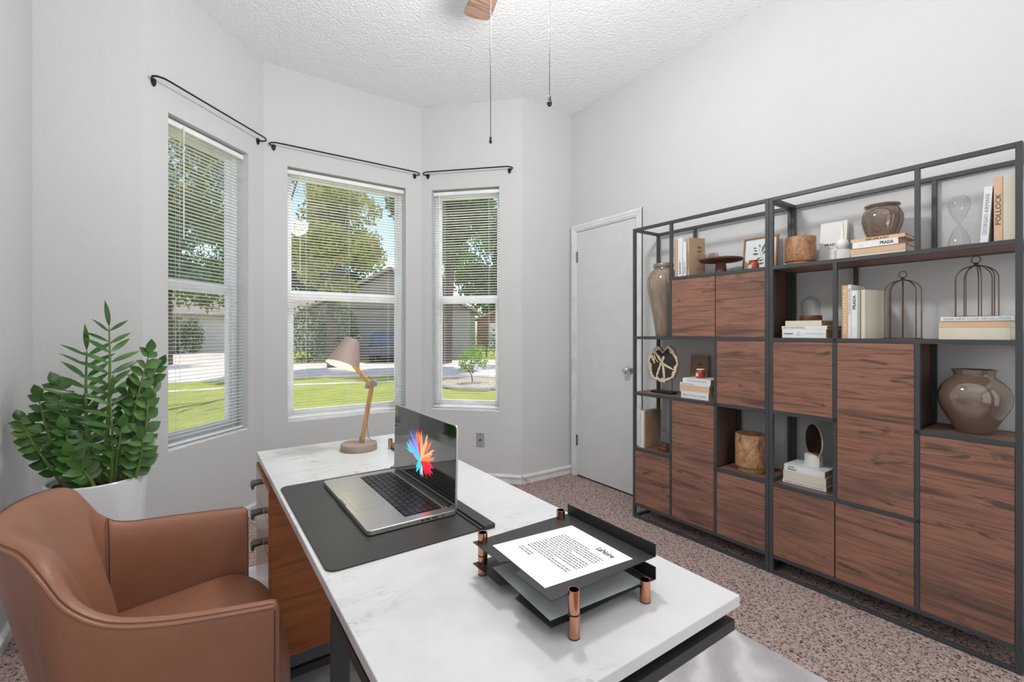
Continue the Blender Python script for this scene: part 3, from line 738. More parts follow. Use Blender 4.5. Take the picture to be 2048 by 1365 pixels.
# typed lines run away from the chair side; text block mapped onto the sheet
pa = Vector(PC[0]); ex = (Vector(PC[3])-pa); ey = (Vector(PC[1])-pa)     # ex: towards the window, ey: towards the shelves
rr = random.Random(3); q = MB()
for i_ in range(17):
    v_ = .76-i_*.0345; u0, u1 = .83, .12
    if i_ == 0: u1 = .38
    if i_ in (5, 11): u1 = .45
    if i_ >= 15: u0, u1 = .83, .60
    if i_ == 14: continue
    u_ = u0
    while u_ > u1:
        ue = max(u1, u_-rr.uniform(.012, .05)); p = lambda a, b_: (ex*b_+ey*a)
        c4 = [p(v_, u_), p(v_, ue), p(v_+.015, ue), p(v_+.015, u_)]
        q.add([(c.x, c.y, .0007) for c in c4], [(0, 1, 2, 3)]); u_ = ue-rr.uniform(.008, .014)
q.build('typed_lines', 'ink_grey', ps)
c_ = ex*.24+ey*.865
lettering('LaNoire', ps, (c_.x, c_.y, .0002), (-ex.x, -ex.y, 0), (ey.x, ey.y, 0), .040, .013, 'ink', 'letterhead', bold=True)
k2 = .0
sheet([(.440, .535), (.640, .525), (.645, .700), (.452, .716)], .7718, 'grey_paper', 'blank grey sheet lying on the lower black letter tray')
# second low tray behind the laptop: only its end shows
e = empty('desk_organizer', T((.631, 1.744, DZ)), 'low dark tray with one copper post, half hidden behind the laptop', 'desk organizer')
MB().lathe([(.0072, .0003), (.0085, .0006), (.0085, .038), (.0068, .038), (.0068, .002)], 28, cap=False).build('copper_post', 'copper', e, smooth=True, angle=50)
MB().box(.0, .115, -.19, .006, .006, .009).build('tray_sheet', 'tray_metal', e, bevel=.0004)
MB().box(.0, .003, -.19, -.009, .006, .030).build('tray_wall', 'lamp_taupe', e, bevel=.0004)
for (a, b_) in ((.0, -.18), (.105, -.18), (.105, -.005)): MB().lathe([(.008, .0003), (.008, .0058)], 16, T((a+.004, b_, 0))).build('tray_foot', 'black_iron', e)
MB().box(.0, .004, -.19, -.009, .0008, .006).build('tray_skirt', 'tray_metal', e)

# ================================================================== ARMCHAIR
chx, chy = -.10, 1.40
chair = empty('armchair', T((chx, chy, 0)), 'brown leather tub armchair drawn up to the desk', 'armchair')
# stations of the outer top edge, near arm front -> round the back -> far arm front (x, y, z)
ST = [(.138, 1.075, .634), (.050, 1.077, .645), (-.050, 1.082, .660), (-.130, 1.092, .682), (-.185, 1.108, .722), (-.222, 1.132, .775),
      (-.256, 1.172, .808), (-.300, 1.235, .815), (-.335, 1.325, .815), (-.346, 1.430, .815), (-.340, 1.520, .812), (-.318, 1.605, .806),
      (-.284, 1.662, .795), (-.250, 1.692, .748), (-.212, 1.706, .694), (-.165, 1.711, .664), (-.060, 1.712, .655), (.040, 1.712, .648), (.132, 1.712, .640)]
CEN = Vector((-.06, 1.395, 0))
def cr(P, t):
    """catmull-rom through a list of vectors"""
    n_ = len(P)-1; f = t*n_; i = min(int(f), n_-1); u = f-i
    p0 = P[i-1] if i > 0 else P[0]*2-P[1]; p1, p2 = P[i], P[i+1]; p3 = P[i+2] if i+2 <= n_ else P[n_]*2-P[n_-1]
    return .5*((2*p1)+(-p0+p2)*u+(2*p0-5*p1+4*p2-p3)*u*u+(-p0+3*p1-3*p2+p3)*u**3)
SV = [Vector(p) for p in ST]
NS = 72
top = [cr(SV, k/NS) for k in range(NS+1)]
def nrm(k):
    a = top[max(0, k-1)]; b = top[min(NS, k+1)]; t = (b-a); t.z = 0; t.normalize(); return Vector((t.y, -t.x, 0))   # points inwards or outwards
rows = []
NR = []
for k, p in enumerate(top):
    n_ = nrm(k)
    if n_.dot(CEN-Vector((p.x, p.y, 0))) < 0: n_ = -n_
    NR.append(n_)
NW = [sum((NR[min(NS, max(0, k+j))] for j in range(-9, 10)), Vector()).normalized() for k in range(NS+1)]
def sst(a, b, x):
    x = min(1, max(0, (x-a)/(b-a))); return x*x*(3-2*x)
for k, p in enumerate(top):
    n_ = NR[k]; w_ = NW[k]; t = k/NS
    back = sst(.20, .40, t)*(1-sst(.60, .80, t))        # 0 at the arms, 1 across the back
    th = .046+.010*back
    bot = Vector((p.x, p.y, .045))+w_*(.030+.120*back)
    bot.x = min(bot.x, .115)
    m1 = Vector((p.x, p.y, .50))+w_*(.001+.056*back); m2 = Vector((p.x, p.y, .25))+w_*(.010+.100*back)
    hz = p.z-.36
    inn_low = Vector((p.x, p.y, .36))+w_*(th+.006+.150*back)
    inn_mid = Vector((p.x, p.y, .36+hz*.45))+w_*(th+.002+.108*back)
    inn_up = Vector((p.x, p.y, .36+hz*.78))+w_*(th-.002+.052*back)
    inn_top = Vector((p.x, p.y, p.z-.008))+w_*(th-.012+.014*back)
    rows.append([bot, m2, m1, Vector((p.x, p.y, p.z-.035))+n_*-.001, Vector((p.x, p.y, p.z-.012))+n_*-.002, Vector((p.x, p.y, p.z-.003))+n_*.001, Vector((p.x, p.y, p.z+.003))+n_*.010,
                 Vector((p.x, p.y, p.z+.004))+w_*(th*.5), inn_top, inn_up, inn_mid, inn_low, Vector((inn_low.x, inn_low.y, .20))])
def loc(rows, o): return [[v-o for v in r] for r in rows]
O = Vector((chx, chy, 0))
q = MB(); R_ = loc(rows, O)
# close the arm fronts: rounded end caps built by pulling the profile together
def cap(r, dx):
    c = sum(r, Vector())/len(r); out = []
    for f, d in ((.97, .45), (.86, .85), (.6, 1.0), (.3, 1.03)):
        mid = []
        m_ = len(r)
        for j in range(m_):
            o_ = r[m_-1-j]; ctr = (r[j]+o_)*.5; ctr.z = r[j].z
            v = ctr+(r[j]-ctr)*f; v.z = r[j].z-(1-f)*.040*(1 if 4 <= j <= 9 else 0); v.x = r[j].x+dx*d; mid.append(v)
        out.append(mid)
    return out
near = cap(R_[0], .012); far = cap(R_[-1], .012)
q.grid(list(reversed(near))+R_+far)
q.build('chair_shell', 'leather', chair, smooth=True, sub=1)
# piping round the outer top edge
pp_ = [Vector((p.x, p.y, p.z-.004))-O for p in top]
pn = []
for k, p in enumerate(top):
    n_ = nrm(k)
    if n_.dot(CEN-Vector((p.x, p.y, 0))) < 0: n_ = -n_
    pn.append(n_)
q = MB(); q.tube([a-b_*.0005 for a, b_ in zip(pp_, pn)], .0034, 8); q.build('piping', 'leather', chair, smooth=True)
q = MB(); q.tube([a+b_*.0035+Vector((0, 0, .0058)) for a, b_ in zip(pp_, pn)], .0009, 5); q.build('seam', 'stitch', chair, smooth=True)
# seams down the inside between back and arms, and down the near arm front
for kk in (int(NS*.795),):
    r = R_[kk]; P = [r[7], r[8], r[9], r[10], r[11]]
    q = MB(); q.tube([cr(P, j/20)+pn[kk]*.0045+Vector((0, 0, .001)) for j in range(21)], .0016, 5); q.build('seam', 'stitch', chair, smooth=True)
# vertical seams at the arm fronts
for r in (R_[0], R_[-1]):
    q = MB(); q.tube([r[j]+Vector((.002, 0, 0)) for j in (0, 1, 2, 3, 4)], .0014, 5); q.build('seam', 'stitch', chair, smooth=True)
# seat cushion: rounded front bulging past the arms
q = MB(); rowsS = []
sy0, sy1 = 1.128, 1.660; nx_, ny_ = 22, 20
def seat_z(u, v_):   # u 0 back..1 front
    ed = min(v_, 1-v_)
    return .425+.045*u**.8+.018*math.sin(PI*min(1, v_)) - .014*max(0, (.06-ed)/.06)**2
sec = []
fx = .203
for j in range(ny_+1):
    v_ = j/ny_; yy = sy0+(sy1-sy0)*v_
    bul = math.sqrt(max(0, 1-(abs(2*v_-1))**3.2)); r = []
    xf = .128+(fx-.128)*bul
    # path over the top from the back and down the front
    for i_ in range(nx_+1):
        u = i_/nx_; x = -.262+(xf-.085+.262)*u; r.append(Vector((x, yy, seat_z(u, v_))))
    zt_ = seat_z(1, v_)
    for a in (15, 35, 55, 75, 90): r.append(Vector((xf-.085+.085*math.sin(math.radians(a)), yy, zt_-.090+.090*math.cos(math.radians(a)))))
    for zz, dx in ((.32, .001), (.24, -.003), (.16, -.006), (.10, -.010)): r.append(Vector((xf+dx, yy, zz)))
    r.append(Vector((xf-.05, yy, .07))); rowsS.append(r)
q.grid(loc(rowsS, O)); q.build('seat_cushion', 'leather', chair, smooth=True, sub=1)
# piping along the front of the seat
P = [Vector((.128+(fx-.128)*math.sqrt(max(0, 1-(abs(2*v_-1))**3.2))-.006, sy0+(sy1-sy0)*v_, .407)) for v_ in [j/40 for j in range(41)]]
# lower front apron and feet
q = MB(); out = []
for j in range(25):
    v_ = j/24; out.append((.118+.060*math.sqrt(max(0, 1-(abs(2*v_-1))**3)), 1.100+(1.69-1.100)*v_))
out += [(-.20, 1.62), (-.20, 1.17)]
q.prism([(a-chx, b_-chy) for a, b_ in out], .050, .125); q.build('chair_base', 'leather', chair, bevel=.008, smooth=True)
for (x, y) in ((.06, 1.15), (.06, 1.63), (-.17, 1.24), (-.17, 1.58)): MB().lathe([(.012, RUGZ), (.018, .052), (.018, .058)], 16, T((x-chx, y-chy, 0))).build('chair_foot', 'black_iron', chair, smooth=True)

# ================================================================== POTTED PLANT
PX, PY, PR, PZ = -.318, 2.478, .160, .622
plant = empty('potted_plant', T((PX, PY, 0)), 'leafy green plant with upright fronds in a tall white planter by the left window', 'potted plant')
prof = [(.0001, .001), (.118, .001), (.122, .006), (.140, .20), (.152, .40), (.158, .56), (.160, PZ-.02), (.160, PZ-.004), (.1575, PZ), (.150, PZ), (.1475, PZ-.004), (.147, PZ-.02), (.143, PZ-.045), (.0001, PZ-.045)]
# faceted body, round rim
q = MB(); SEG = 80; vs = []
for r, z in prof:
    for i_ in range(SEG):
        a = 2*PI*i_/SEG; F_ = 10; da = ((a/(2*PI/F_)) % 1-.5)*(2*PI/F_)
        facet = math.cos(PI/F_)/math.cos(da); k = 1 if z > .58 else (0 if z < .52 else (z-.52)/.06)
        rr_ = r*(k+(1-k)*facet*1.015); vs.append((rr_*math.cos(a+.2), rr_*math.sin(a+.2), z))
q.add(vs, [(j*SEG+i_, j*SEG+(i_+1) % SEG, (j+1)*SEG+(i_+1) % SEG, (j+1)*SEG+i_) for j in range(len(prof)-1) for i_ in range(SEG)])
q.build('planter', 'pot_white', plant, smooth=True, angle=12)
q = MB(); rs_ = random.Random(2); ring = []
for j in range(9):
    ring.append([Vector((.1455*j/8*math.cos(2*PI*i_/36), .1455*j/8*math.sin(2*PI*i_/36), PZ-.030+rs_.uniform(-.006, .006))) for i_ in range(36)])
q.grid(ring, closed_u=True); q.build('soil', 'soil', plant)
# leaf template: pointed ellipse folded along the midrib, length 1 along +x
LT_v = []; LT_f = []
prof_l = [(0, 0), (.08, .12), (.22, .32), (.40, .43), (.58, .41), (.76, .28), (.90, .12), (1.0, 0)]
for x, wd in prof_l: LT_v += [(x, -wd, .16*wd), (x, 0, 0), (x, wd, .16*wd)]
for j in range(len(prof_l)-1): a = 3*j; LT_f += [(a, a+3, a+4, a+1), (a+1, a+4, a+5, a+2)]
def leaf(mb, p, d, up, ln, wd, droop=.12):
    d = d.normalized(); sd = d.cross(up)
    if sd.length < 1e-3: sd = d.orthogonal()
    sd.normalize(); nn = sd.cross(d)
    vs = [p+d*(x*ln)+sd*(y*wd)+nn*(z*wd-droop*ln*x*x) for x, y, z in LT_v]
    mb.add(vs, LT_f)
rl = random.Random(11)
def frond(base, tip, bend, nl, ll_, lw, start=.3, spread=.9, thick=.0055, tipleaf=True):
    b = Vector(base); t = Vector(tip); mid = (b+t)/2+Vector(bend); q = MB(); K = 22
    P = [(1-s)**2*b+2*s*(1-s)*mid+s*s*t for s in [j/K for j in range(K+1)]]
    q.tube(P, [thick*(1.5-1.15*j/K) for j in range(K+1)], 7)
    st = q.build('frond_stem', 'stem_green', plant, smooth=True)
    lv = MB(); fp = Vector((rl.uniform(-1, 1), rl.uniform(-1, 1), 0))
    view = Vector((.57, -.82, 0.1))
    nl = max(3, int(nl*.85)); ll_ *= .94
    for j in range(nl):
        s = start+(1-start)*(j+.5)/nl; f = s*K; i_ = min(int(f), K-1); p = P[i_].lerp(P[i_+1], f-i_); tn = (P[i_+1]-P[i_]).normalized()
        side = tn.cross(view).normalized(); 
        for sg in (-1, 1):
            sz = (.75+.5*math.sin(PI*(.15+.8*(j+.5)/nl)))*rl.uniform(.88, 1.1)
            d = side*sg*spread+tn*rl.uniform(.45, .75)+view*rl.uniform(-.35, .35)
            leaf(lv, p+tn*rl.uniform(-.004, .004), d, (view+tn*.4+Vector((rl.uniform(-.3, .3), rl.uniform(-.3, .3), rl.uniform(0, .4)))).normalized(), ll_*sz, lw*sz, rl.uniform(.02, .18))
    if tipleaf: leaf(lv, P[-1], (P[-1]-P[-3]).normalized()+Vector((rl.uniform(-.2, .2), 0, 0)), view, ll_*1.05, lw, .05)
    lv.build('frond_leaves', 'leaf', st, smooth=True)
SZ = PZ-.035
# tall pinnate fronds with narrow leaves
frond((.015, -.010, SZ), (.038, -.026, 1.225), (.02, 0, 0), 12, .112, .023, .34, .95, .007)
frond((-.020, .000, SZ), (-.030, -.018, 1.130), (-.015, 0, 0), 11, .112, .023, .30, .95, .007)
frond((.050, -.085, SZ), (.052, -.112, .945), (.012, -.02, 0), 8, .100, .020, .25, .95, .005)
# rounder leaved fronds leaning outwards
frond((.085, -.045, SZ), (.172, -.118, 1.120), (-.02, .01, .02), 13, .060, .046, .16, .62)
frond((.090, .000, SZ), (.195, -.070, 1.060), (-.03, .01, .02), 9, .060, .042, .34, .62)
frond((.105, -.060, SZ), (.165, -.100, .930), (.03, 0, 0), 8, .056, .044, .10, .7)
frond((-.060, .030, SZ), (-.128, .070, .990), (.01, .0, .03), 9, .064, .050, .25, .75)
frond((-.095, .020, SZ), (-.232, .070, .858), (-.03, .0, .04), 10, .052, .046, .12, .72)
frond((-.080, .040, SZ), (-.188, .100, .945), (-.03, .0, .02), 9, .056, .046, .22, .7)
frond((.010, -.100, SZ), (-.030, -.130, .690), (0, 0, .02), 3, .070, .040, .3, .8)
frond((.115, -.085, SZ), (.150, -.140, .780), (.02, 0, .02), 6, .060, .048, .1, .8)
frond((.060, -.020, SZ), (.105, -.090, .985), (0, 0, 0), 9, .062, .044, .12, .75)
frond((-.050, -.050, SZ), (-.085, -.060, .830), (0, 0, 0), 8, .062, .048, .08, .8)
frond((-.005, .050, SZ), (-.045, .050, .900), (0, 0, 0), 8, .064, .042, .15, .8)
frond((-.030, -.090, SZ), (-.062, -.118, .740), (0, 0, 0), 5, .058, .048, .10, .8)
frond((.055, -.070, SZ), (.085, -.120, .830), (0, 0, 0), 7, .058, .044, .12, .8)

# ================================================================== SHELVES
SA = math.atan2(-1.716, .026)
SM = T((2.357, 2.019, 0)) @ R(SA, 'Z')       # x along the shelves to the right, y towards the wall, z up
SD = .262; PW = .018
col = [0, .2855, .5710, .8560]
Z = [.088, .447, .805, 1.167, 1.525, 1.876]
def shelf_unit(x0, label, posts, rails, doors, boards):
    """posts (x index, z from, z to), rails/boards (x index from, to, z index), doors (xi0, xi1, zi0, zi1)"""
    e = empty('shelf_unit', SM @ T((x0, 0, 0)), label, 'shelf unit', 'walnut and steel shelf units')
    h = PW/2; zt = Z[5]; xs = col
    fr = MB()
    def hb(a, b_, y0, y1, z0, z1): fr.box(a, b_, y0, y1, z0, z1)
    for yy in (0, SD-PW):
        hb(xs[0], xs[0]+PW, yy, yy+PW, 0, zt); hb(xs[3]-PW, xs[3], yy, yy+PW, 0, zt)
        hb(xs[0]+PW, xs[3]-PW, yy, yy+PW, 0, PW*.8); hb(xs[0]+PW, xs[3]-PW, yy, yy+PW, zt-PW, zt); hb(xs[0]+PW, xs[3]-PW, yy, yy+PW, Z[0]-h, Z[0]+h)
    for xx in (xs[0], xs[3]-PW):
        hb(xx, xx+PW, PW, SD-PW, 0, PW*.8); hb(xx, xx+PW, PW, SD-PW, zt-PW, zt); hb(xx, xx+PW, PW, SD-PW, Z[0]-h, Z[0]+h)
        for k in (1, 2, 3, 4):
            if any(r[2] == k and ((xx == xs[0] and r[0] == 0) or (xx != xs[0] and r[1] == 3)) for r in rails): hb(xx, xx+PW, PW, SD-PW, Z[k]-h, Z[k]+h)
    fr.build('outer_frame', 'frame_metal', e, bevel=.0008)
    q = MB()
    for xi, za, zb in posts:
        xc = xs[xi]
        for yy in (0, SD-PW): q.box(xc-h*.9, xc+h*.9, yy, yy+PW, Z[za]+h, Z[zb]-h if zb < 5 else Z[5]-PW)
    for a, b_, zi in rails:
        q.box((xs[a]+PW if a == 0 else xs[a]-h*.9), (xs[b_]-PW if b_ == 3 else xs[b_]+h*.9), 0, PW, Z[zi]-h, Z[zi]+h)
        q.box((xs[a]+PW if a == 0 else xs[a]-h*.9), (xs[b_]-PW if b_ == 3 else xs[b_]+h*.9), SD-PW, SD, Z[zi]-h, Z[zi]+h)
    q.build('inner_frame', 'frame_metal', e, bevel=.0008)
    def ed(i, left): return (xs[i]+PW if i == 0 else xs[i]+h*.9) if left else (xs[i]-PW if i == 3 else xs[i]-h*.9)
    for (a, b_, zi) in boards:
        MB().box(ed(a, True), ed(b_, False), PW, SD-PW, Z[zi]-h+.002, Z[zi]+h-.001).build('shelf_board', 'shelf_wood', e)
    for (a, b_, z0, z1, gl, gr) in doors:
        xa = ed(a, True) if not gl else xs[a]+.0012; xb = ed(b_, False) if not gr else xs[b_]-.0012
        c = MB(); ca = xa+.0005; cb = xb-.0005
        c.box(ca, cb, .0165, SD-PW-.001, Z[z0]+h, Z[z1]-h); cs = c.build('cabinet_box', 'shelf_wood_vertical', e)
        MB().box(xa+.0012, xb-.0012, .0005, .0160, Z[z0]+h+.0012, Z[z1]-h-.0012).build('cabinet_door', 'shelf_wood', e, bevel=.0006)
    return e
shelf_unit(0, 'left walnut and dark steel shelf unit, beside the white door',
    [(1, 0, 2), (1, 3, 5), (2, 0, 3)], [(1, 3, 4), (0, 3, 3), (0, 3, 2), (0, 1, 1), (2, 3, 1)],
    [(0, 1, 0, 1, 0, 0), (1, 2, 0, 2, 0, 0), (2, 3, 0, 1, 0, 0), (2, 3, 2, 3, 0, 0), (1, 2, 3, 4, 0, 1), (2, 3, 3, 4, 1, 0)],
    [(0, 1, 3), (0, 2, 2), (0, 1, 1), (2, 3, 1)])
shelf_unit(.8575, 'right walnut and dark steel shelf unit, the one holding the birdcage ornaments',
    [(1, 1, 4), (2, 4, 5), (2, 0, 3)], [(0, 3, 4), (0, 3, 3), (0, 1, 2), (2, 3, 2), (0, 2, 1)],
    [(0, 1, 0, 1, 0, 1), (1, 2, 0, 1, 1, 0), (0, 1, 2, 3, 0, 0), (1, 2, 1, 3, 0, 0), (2, 3, 0, 2, 0, 0)],
    [(0, 3, 4), (0, 3, 3), (2, 3, 2), (0, 1, 1)])

H_ = PW/2+.0003
L1, L2, L3, L4 = Z[1]+H_, Z[2]+H_, Z[3]+H_, Z[4]+H_
def at(s, q, z, rz=0): return SM @ T((s, q, z)) @ R(rz, 'Z')

def book(mat4, L, W_, Tk, cover, label, pages='pages', text=None, grp=None, overhang=.003, name='book'):
    """closed book lying flat: spine along x at y=0, pages towards +y, thickness z"""
    e = empty(name, mat4, label, 'book', grp); c = .0018 if Tk > .008 else .001
    q = MB(); q.box(0, L, 0, W_, 0, c); q.box(0, L, 0, W_, Tk-c, Tk); q.box(0, L, 0, c, c, Tk-c); q.build('book_cover', cover, e, bevel=.0004)
    MB().box(overhang, L-overhang, c, W_-overhang, c, Tk-c).build('page_block', pages, e)
    for t in (text or []):
        s_, x, zf, wd, ht, mt = t[:6]; face = t[6] if len(t) > 6 else 'spine'
        if face == 'spine': lettering(s_, e, (x, -.0003, Tk*zf), (1, 0, 0), (0, 0, 1), wd, ht, mt, 'spine_lettering', bold=(len(t) > 7 and t[7]))
        elif face == 'spine_down': lettering(s_, e, (x, -.0003, Tk*zf), (-1, 0, 0), (0, 0, -1), wd, ht, mt, 'spine_lettering')
    return e
def lie(s, q, z, rz=0): return at(s, q, z, rz)
def stand(s_right, q, z, rz=0, tilt=0): return at(s_right, q, z, rz) @ R(tilt, 'Y') @ R(-PI/2, 'Y')    # thickness runs to the left of s_right

# ---- top shelf, left unit
book(stand(.300, .045, L4), .232, .15, .017, 'book_tan', 'slim tan book, leftmost on the top shelf', grp=None)
book(stand(.336, .045, L4), .236, .155, .032, 'book_white', 'thick white book standing second from the left on the top shelf', text=[('ALAN NATURE', .052, .5, .07, .010, 'ink', 'spine', True), ('The Photo', .095, .62, .022, .004, 'ink_grey')])
book(stand(.360, .045, L4), .208, .145, .0205, 'book_white', 'shorter white book standing beside the brown cover on the top shelf', text=[('KINFOLK HOME', .055, .66, .075, .006, 'ink'), ('STORIES', .042, .3, .045, .005, 'ink')])
bk = empty('book', at(.3815, .045, L4, math.radians(67)), 'kraft brown book turned to show its front cover on the top shelf', 'book')
MB().box(0, .105, .0, .002, 0, .228).build('front_cover', 'book_kraft', bk, bevel=.0004)
MB().box(0, .105, .016, .018, 0, .228).build('back_cover', 'book_kraft', bk, bevel=.0004)
MB().box(0, .002, .002, .016, 0, .228).build('book_spine', 'book_tan', bk, bevel=.0004)
MB().box(.002, .102, .0021, .0159, .003, .225).build('page_block', 'pages', bk)
for k, t in enumerate(('ONE', 'LINE', 'A', 'DAY')): lettering(t, bk, (.066, -.0003, .172-.024*k), (1, 0, 0), (0, 0, 1), {'A': .006}.get(t, .026), .013, 'ink', 'cover_lettering', bold=True)
lettering('A FIVE YEAR MEMORY BOOK', bk, (.066, -.0003, .045), (1, 0, 0), (0, 0, 1), .050, .004, 'ink', 'cover_lettering')
lettering('ONE LINE A DAY', bk, (-.0003, .009, .095), (0, 0, 1), (0, 1, 0), .11, .008, 'ink', 'spine_lettering', bold=True)

cs = empty('cake_stand', at(.540, .110, L4), 'dark wooden cake stand on the top shelf, carrying a small jar', 'cake stand')
MB().lathe([(.0001, .066), (.035, .066), (.110, .074), (.1165, .079), (.1175, .083), (.116, .087), (.112, .088), (.108, .0855), (.0001, .0855)], 56).build('stand_plate', 'walnut', cs, smooth=True)
MB().lathe([(.0001, .0), (.033, .0), (.033, .004), (.0285, .045), (.0265, .066), (.0001, .066)], 40).build('stand_foot', 'walnut', cs, smooth=True)
tag_e = empty('glass_jar', at(.497, .108, L4+.0858), 'small ribbed pinkish glass jar on the wooden cake stand', 'jar')
q = MB(); vs = []; pr = [(.0001, .001), (.024, .001), (.031, .008), (.034, .016), (.031, .024), (.024, .029), (.023, .033), (.026, .037), (.0262, .039), (.0238, .039), (.0215, .033), (.029, .022), (.0315, .016), (.028, .009), (.0001, .004)]
for r, z in pr:
    for i_ in range(48): a = 2*PI*i_/48; rr_ = r*(1+.035*math.cos(a*16)*(1 if z < .034 else 0)); vs.append((rr_*math.cos(a), rr_*math.sin(a), z))
q.add(vs, [(j*48+i_, j*48+(i_+1) % 48, (j+1)*48+(i_+1) % 48, (j+1)*48+i_) for j in range(len(pr)-1) for i_ in range(48)])
q.build('jar_body', 'amber_glass', tag_e, smooth=True)

fr = empty('picture_frame', at(.612, .205, L4+.0022) @ R(math.radians(-7), 'X'), 'wooden framed botanical print leaning on the wall at the top shelf', 'picture frame')
FW, FH = .185, .200
q = MB(); q.box(0, .009, 0, .014, 0, FH); q.box(FW-.009, FW, 0, .014, 0, FH); q.box(.009, FW-.009, 0, .014, 0, .009); q.box(.009, FW-.009, 0, .014, FH-.009, FH); q.build('frame_rail', 'frame_wood', fr, bevel=.0008)
pr_ = MB().box(.009, FW-.009, .006, .010, .009, FH-.009).build('print_sheet', 'paper', fr)
q = MB()   # leaf sprig printed on the sheet
def fl(cx, cz, ang, ln, wd):
    a = math.radians(ang); ux, uz = math.cos(a), math.sin(a); pts = []
    for t, w_ in ((0, 0), (.2, .6), (.45, 1), (.7, .75), (1, 0), (.7, -.75), (.45, -1), (.2, -.6)): pts.append((cx+ux*ln*t-uz*wd*w_/2, .0056, cz+uz*ln*t+ux*wd*w_/2))
    q.add(pts, [tuple(range(8))])
for (a, b_, c_, d_, e_) in ((.074, .140, 175, .024, .008), (.078, .124, 172, .024, .009), (.085, .104, 172, .036, .014), (.092, .140, 108, .024, .008), (.100, .110, 72, .058, .014), (.106, .096, 60, .034, .010), (.098, .084, 205, .034, .012), (.122, .066, 60, .050, .012), (.112, .070, 190, .028, .011), (.118, .050, 182, .036, .012), (.126, .036, 8, .030, .012)): fl(a, b_, c_, d_, e_)
P = [Vector((x, .0054, z)) for x, z in ((.086, .135), (.090, .118), (.097, .098), (.104, .082), (.114, .066), (.128, .050), (.142, .036))]
q.tube(P, .0007, 4); q.build('printed_sprig', 'ink_grey', pr_)
MB().box(.009, FW-.009, .0040, .0045, .009, FH-.009).build('frame_glass', 'window_glass', fr)

def red_candle(m, label):
    e = empty('candle_jar', m, label, 'candle', None)
    MB().lathe([(.0001, .0), (.022, .0), (.0255, .004), (.0265, .012), (.0265, .034), (.0225, .042), (.021, .045), (.021, .048), (.0001, .048)], 36).build('jar_body', 'candle_red', e, smooth=True)
    MB().lathe([(.0001, .048), (.0225, .048), (.0228, .049), (.0228, .0525), (.0215, .054), (.0001, .054)], 36).build('jar_lid', 'candle_red' if 'print' in label else 'wax', e, smooth=True)
    q = MB(); k = 12; a0 = math.radians(205); a1 = math.radians(275); vs = []
    for i_ in range(k+1):
        a = a0+(a1-a0)*i_/k; vs += [(.0268*math.cos(a), .0268*math.sin(a), .010), (.0268*math.cos(a), .0268*math.sin(a), .030)]
    q.add(vs, [(2*i_, 2*i_+2, 2*i_+3, 2*i_+1) for i_ in range(k)]); q.build('jar_label', 'candle_label', e, solid=.0004)
    return e
red_candle(at(.732, .098, L4), 'small red candle jar in front of the framed leaf print')

# ---- tall vase
MB_ = MB().lathe([(.0001, .0), (.046, .0), (.048, .004), (.050, .02), (.066, .12), (.086, .22), (.101, .30), (.105, .345), (.100, .385), (.085, .415), (.066, .430), (.058, .434), (.057, .440), (.0635, .445), (.0655, .452), (.0655, .462), (.063, .468), (.054, .468), (.050, .455), (.0001, .440)], 64)
tv = MB_.build('tall_vase', 'glaze_tall', smooth=True); tv.matrix_world = at(.136, .135, L3); tag(tv, 'tall tapering glossy brown vase at the door end of the middle shelf', 'vase')

# ---- top shelf, right unit
def wood_cup(m, R0_, R1_, Hh, mat, label):
    e = empty('wooden_pot', m, label, 'wooden pot')
    MB().lathe([(.0001, 0), (R0_*.97, 0), (R0_, .003), (R0_, Hh*.12), (R1_*.985, Hh*.15), (R1_, Hh*.17), (R1_, Hh-.003), (R1_-.002, Hh), (R1_-.008, Hh), (R1_-.009, Hh-.004), (R1_-.010, Hh*.2), (.0001, Hh*.2)], 56).build('pot_body', mat, e, smooth=True)
    return e
wood_cup(at(.951, .120, L4), .060, .068, .142, 'olive_wood', 'round burl wood pot at the left end of the right unit top shelf')
nb = empty('book', at(1.000, .205, L4+.0032) @ R(math.radians(-8), 'X'), 'white book leaning against the wall behind the ball candle holder', 'book')
MB().box(0, .115, 0, .002, 0, .215).build('front_cover', 'book_white', nb, bevel=.0004); MB().box(0, .115, .018, .020, 0, .215).build('back_cover', 'book_white', nb, bevel=.0004)
MB().box(0, .002, .002, .018, 0, .215).build('book_spine', 'book_white', nb); MB().box(.002, .113, .0021, .0179, .002, .213).build('page_block', 'book_cream', nb)
lettering('PRADA', nb, (.052, -.0003, .100), (1, 0, 0), (0, 0, 1), .058, .013, 'ink', 'cover_lettering', bold=True)
lettering('CATALOG', nb, (.052, -.0003, .082), (1, 0, 0), (0, 0, 1), .028, .004, 'ink_grey', 'cover_lettering')
ch = empty('candle_holder', at(1.146, .075, L4), 'white candle holder of a ball on a cube holding a slim taper', 'candle holder')
MB().box(-.025, .025, -.025, .025, 0, .048, R(math.radians(33), 'Z')).build('holder_cube', 'ceramic_white', ch, bevel=.001)
MB().lathe([(.0265*math.sin(PI*k/18)+1e-4, .048+.024-.0262*math.cos(PI*k/18)+.002) for k in range(19)], 36, cap=False).build('holder_ball', 'ceramic_white', ch, smooth=True)
tp = MB().lathe([(.0001, .095), (.0085, .095), (.0065, .165), (.0045, .172), (.0001, .174)], 20); to = tp.build('taper_candle', 'wax', ch, smooth=True)
MB().tube([(0, 0, .172), (.0005, 0, .180)], .0007, 5).build('candle_wick', 'ink', to)
z0 = L4
book(lie(1.196, .028, z0), .190, .16, .011, 'book_cream', 'thin cream book at the bottom of the stack under the round brown pot', grp=None); z0 += .0112
book(lie(1.194, .028, z0), .192, .165, .026, 'book_tan', 'plain tan book second from the bottom under the round brown pot'); z0 += .0262
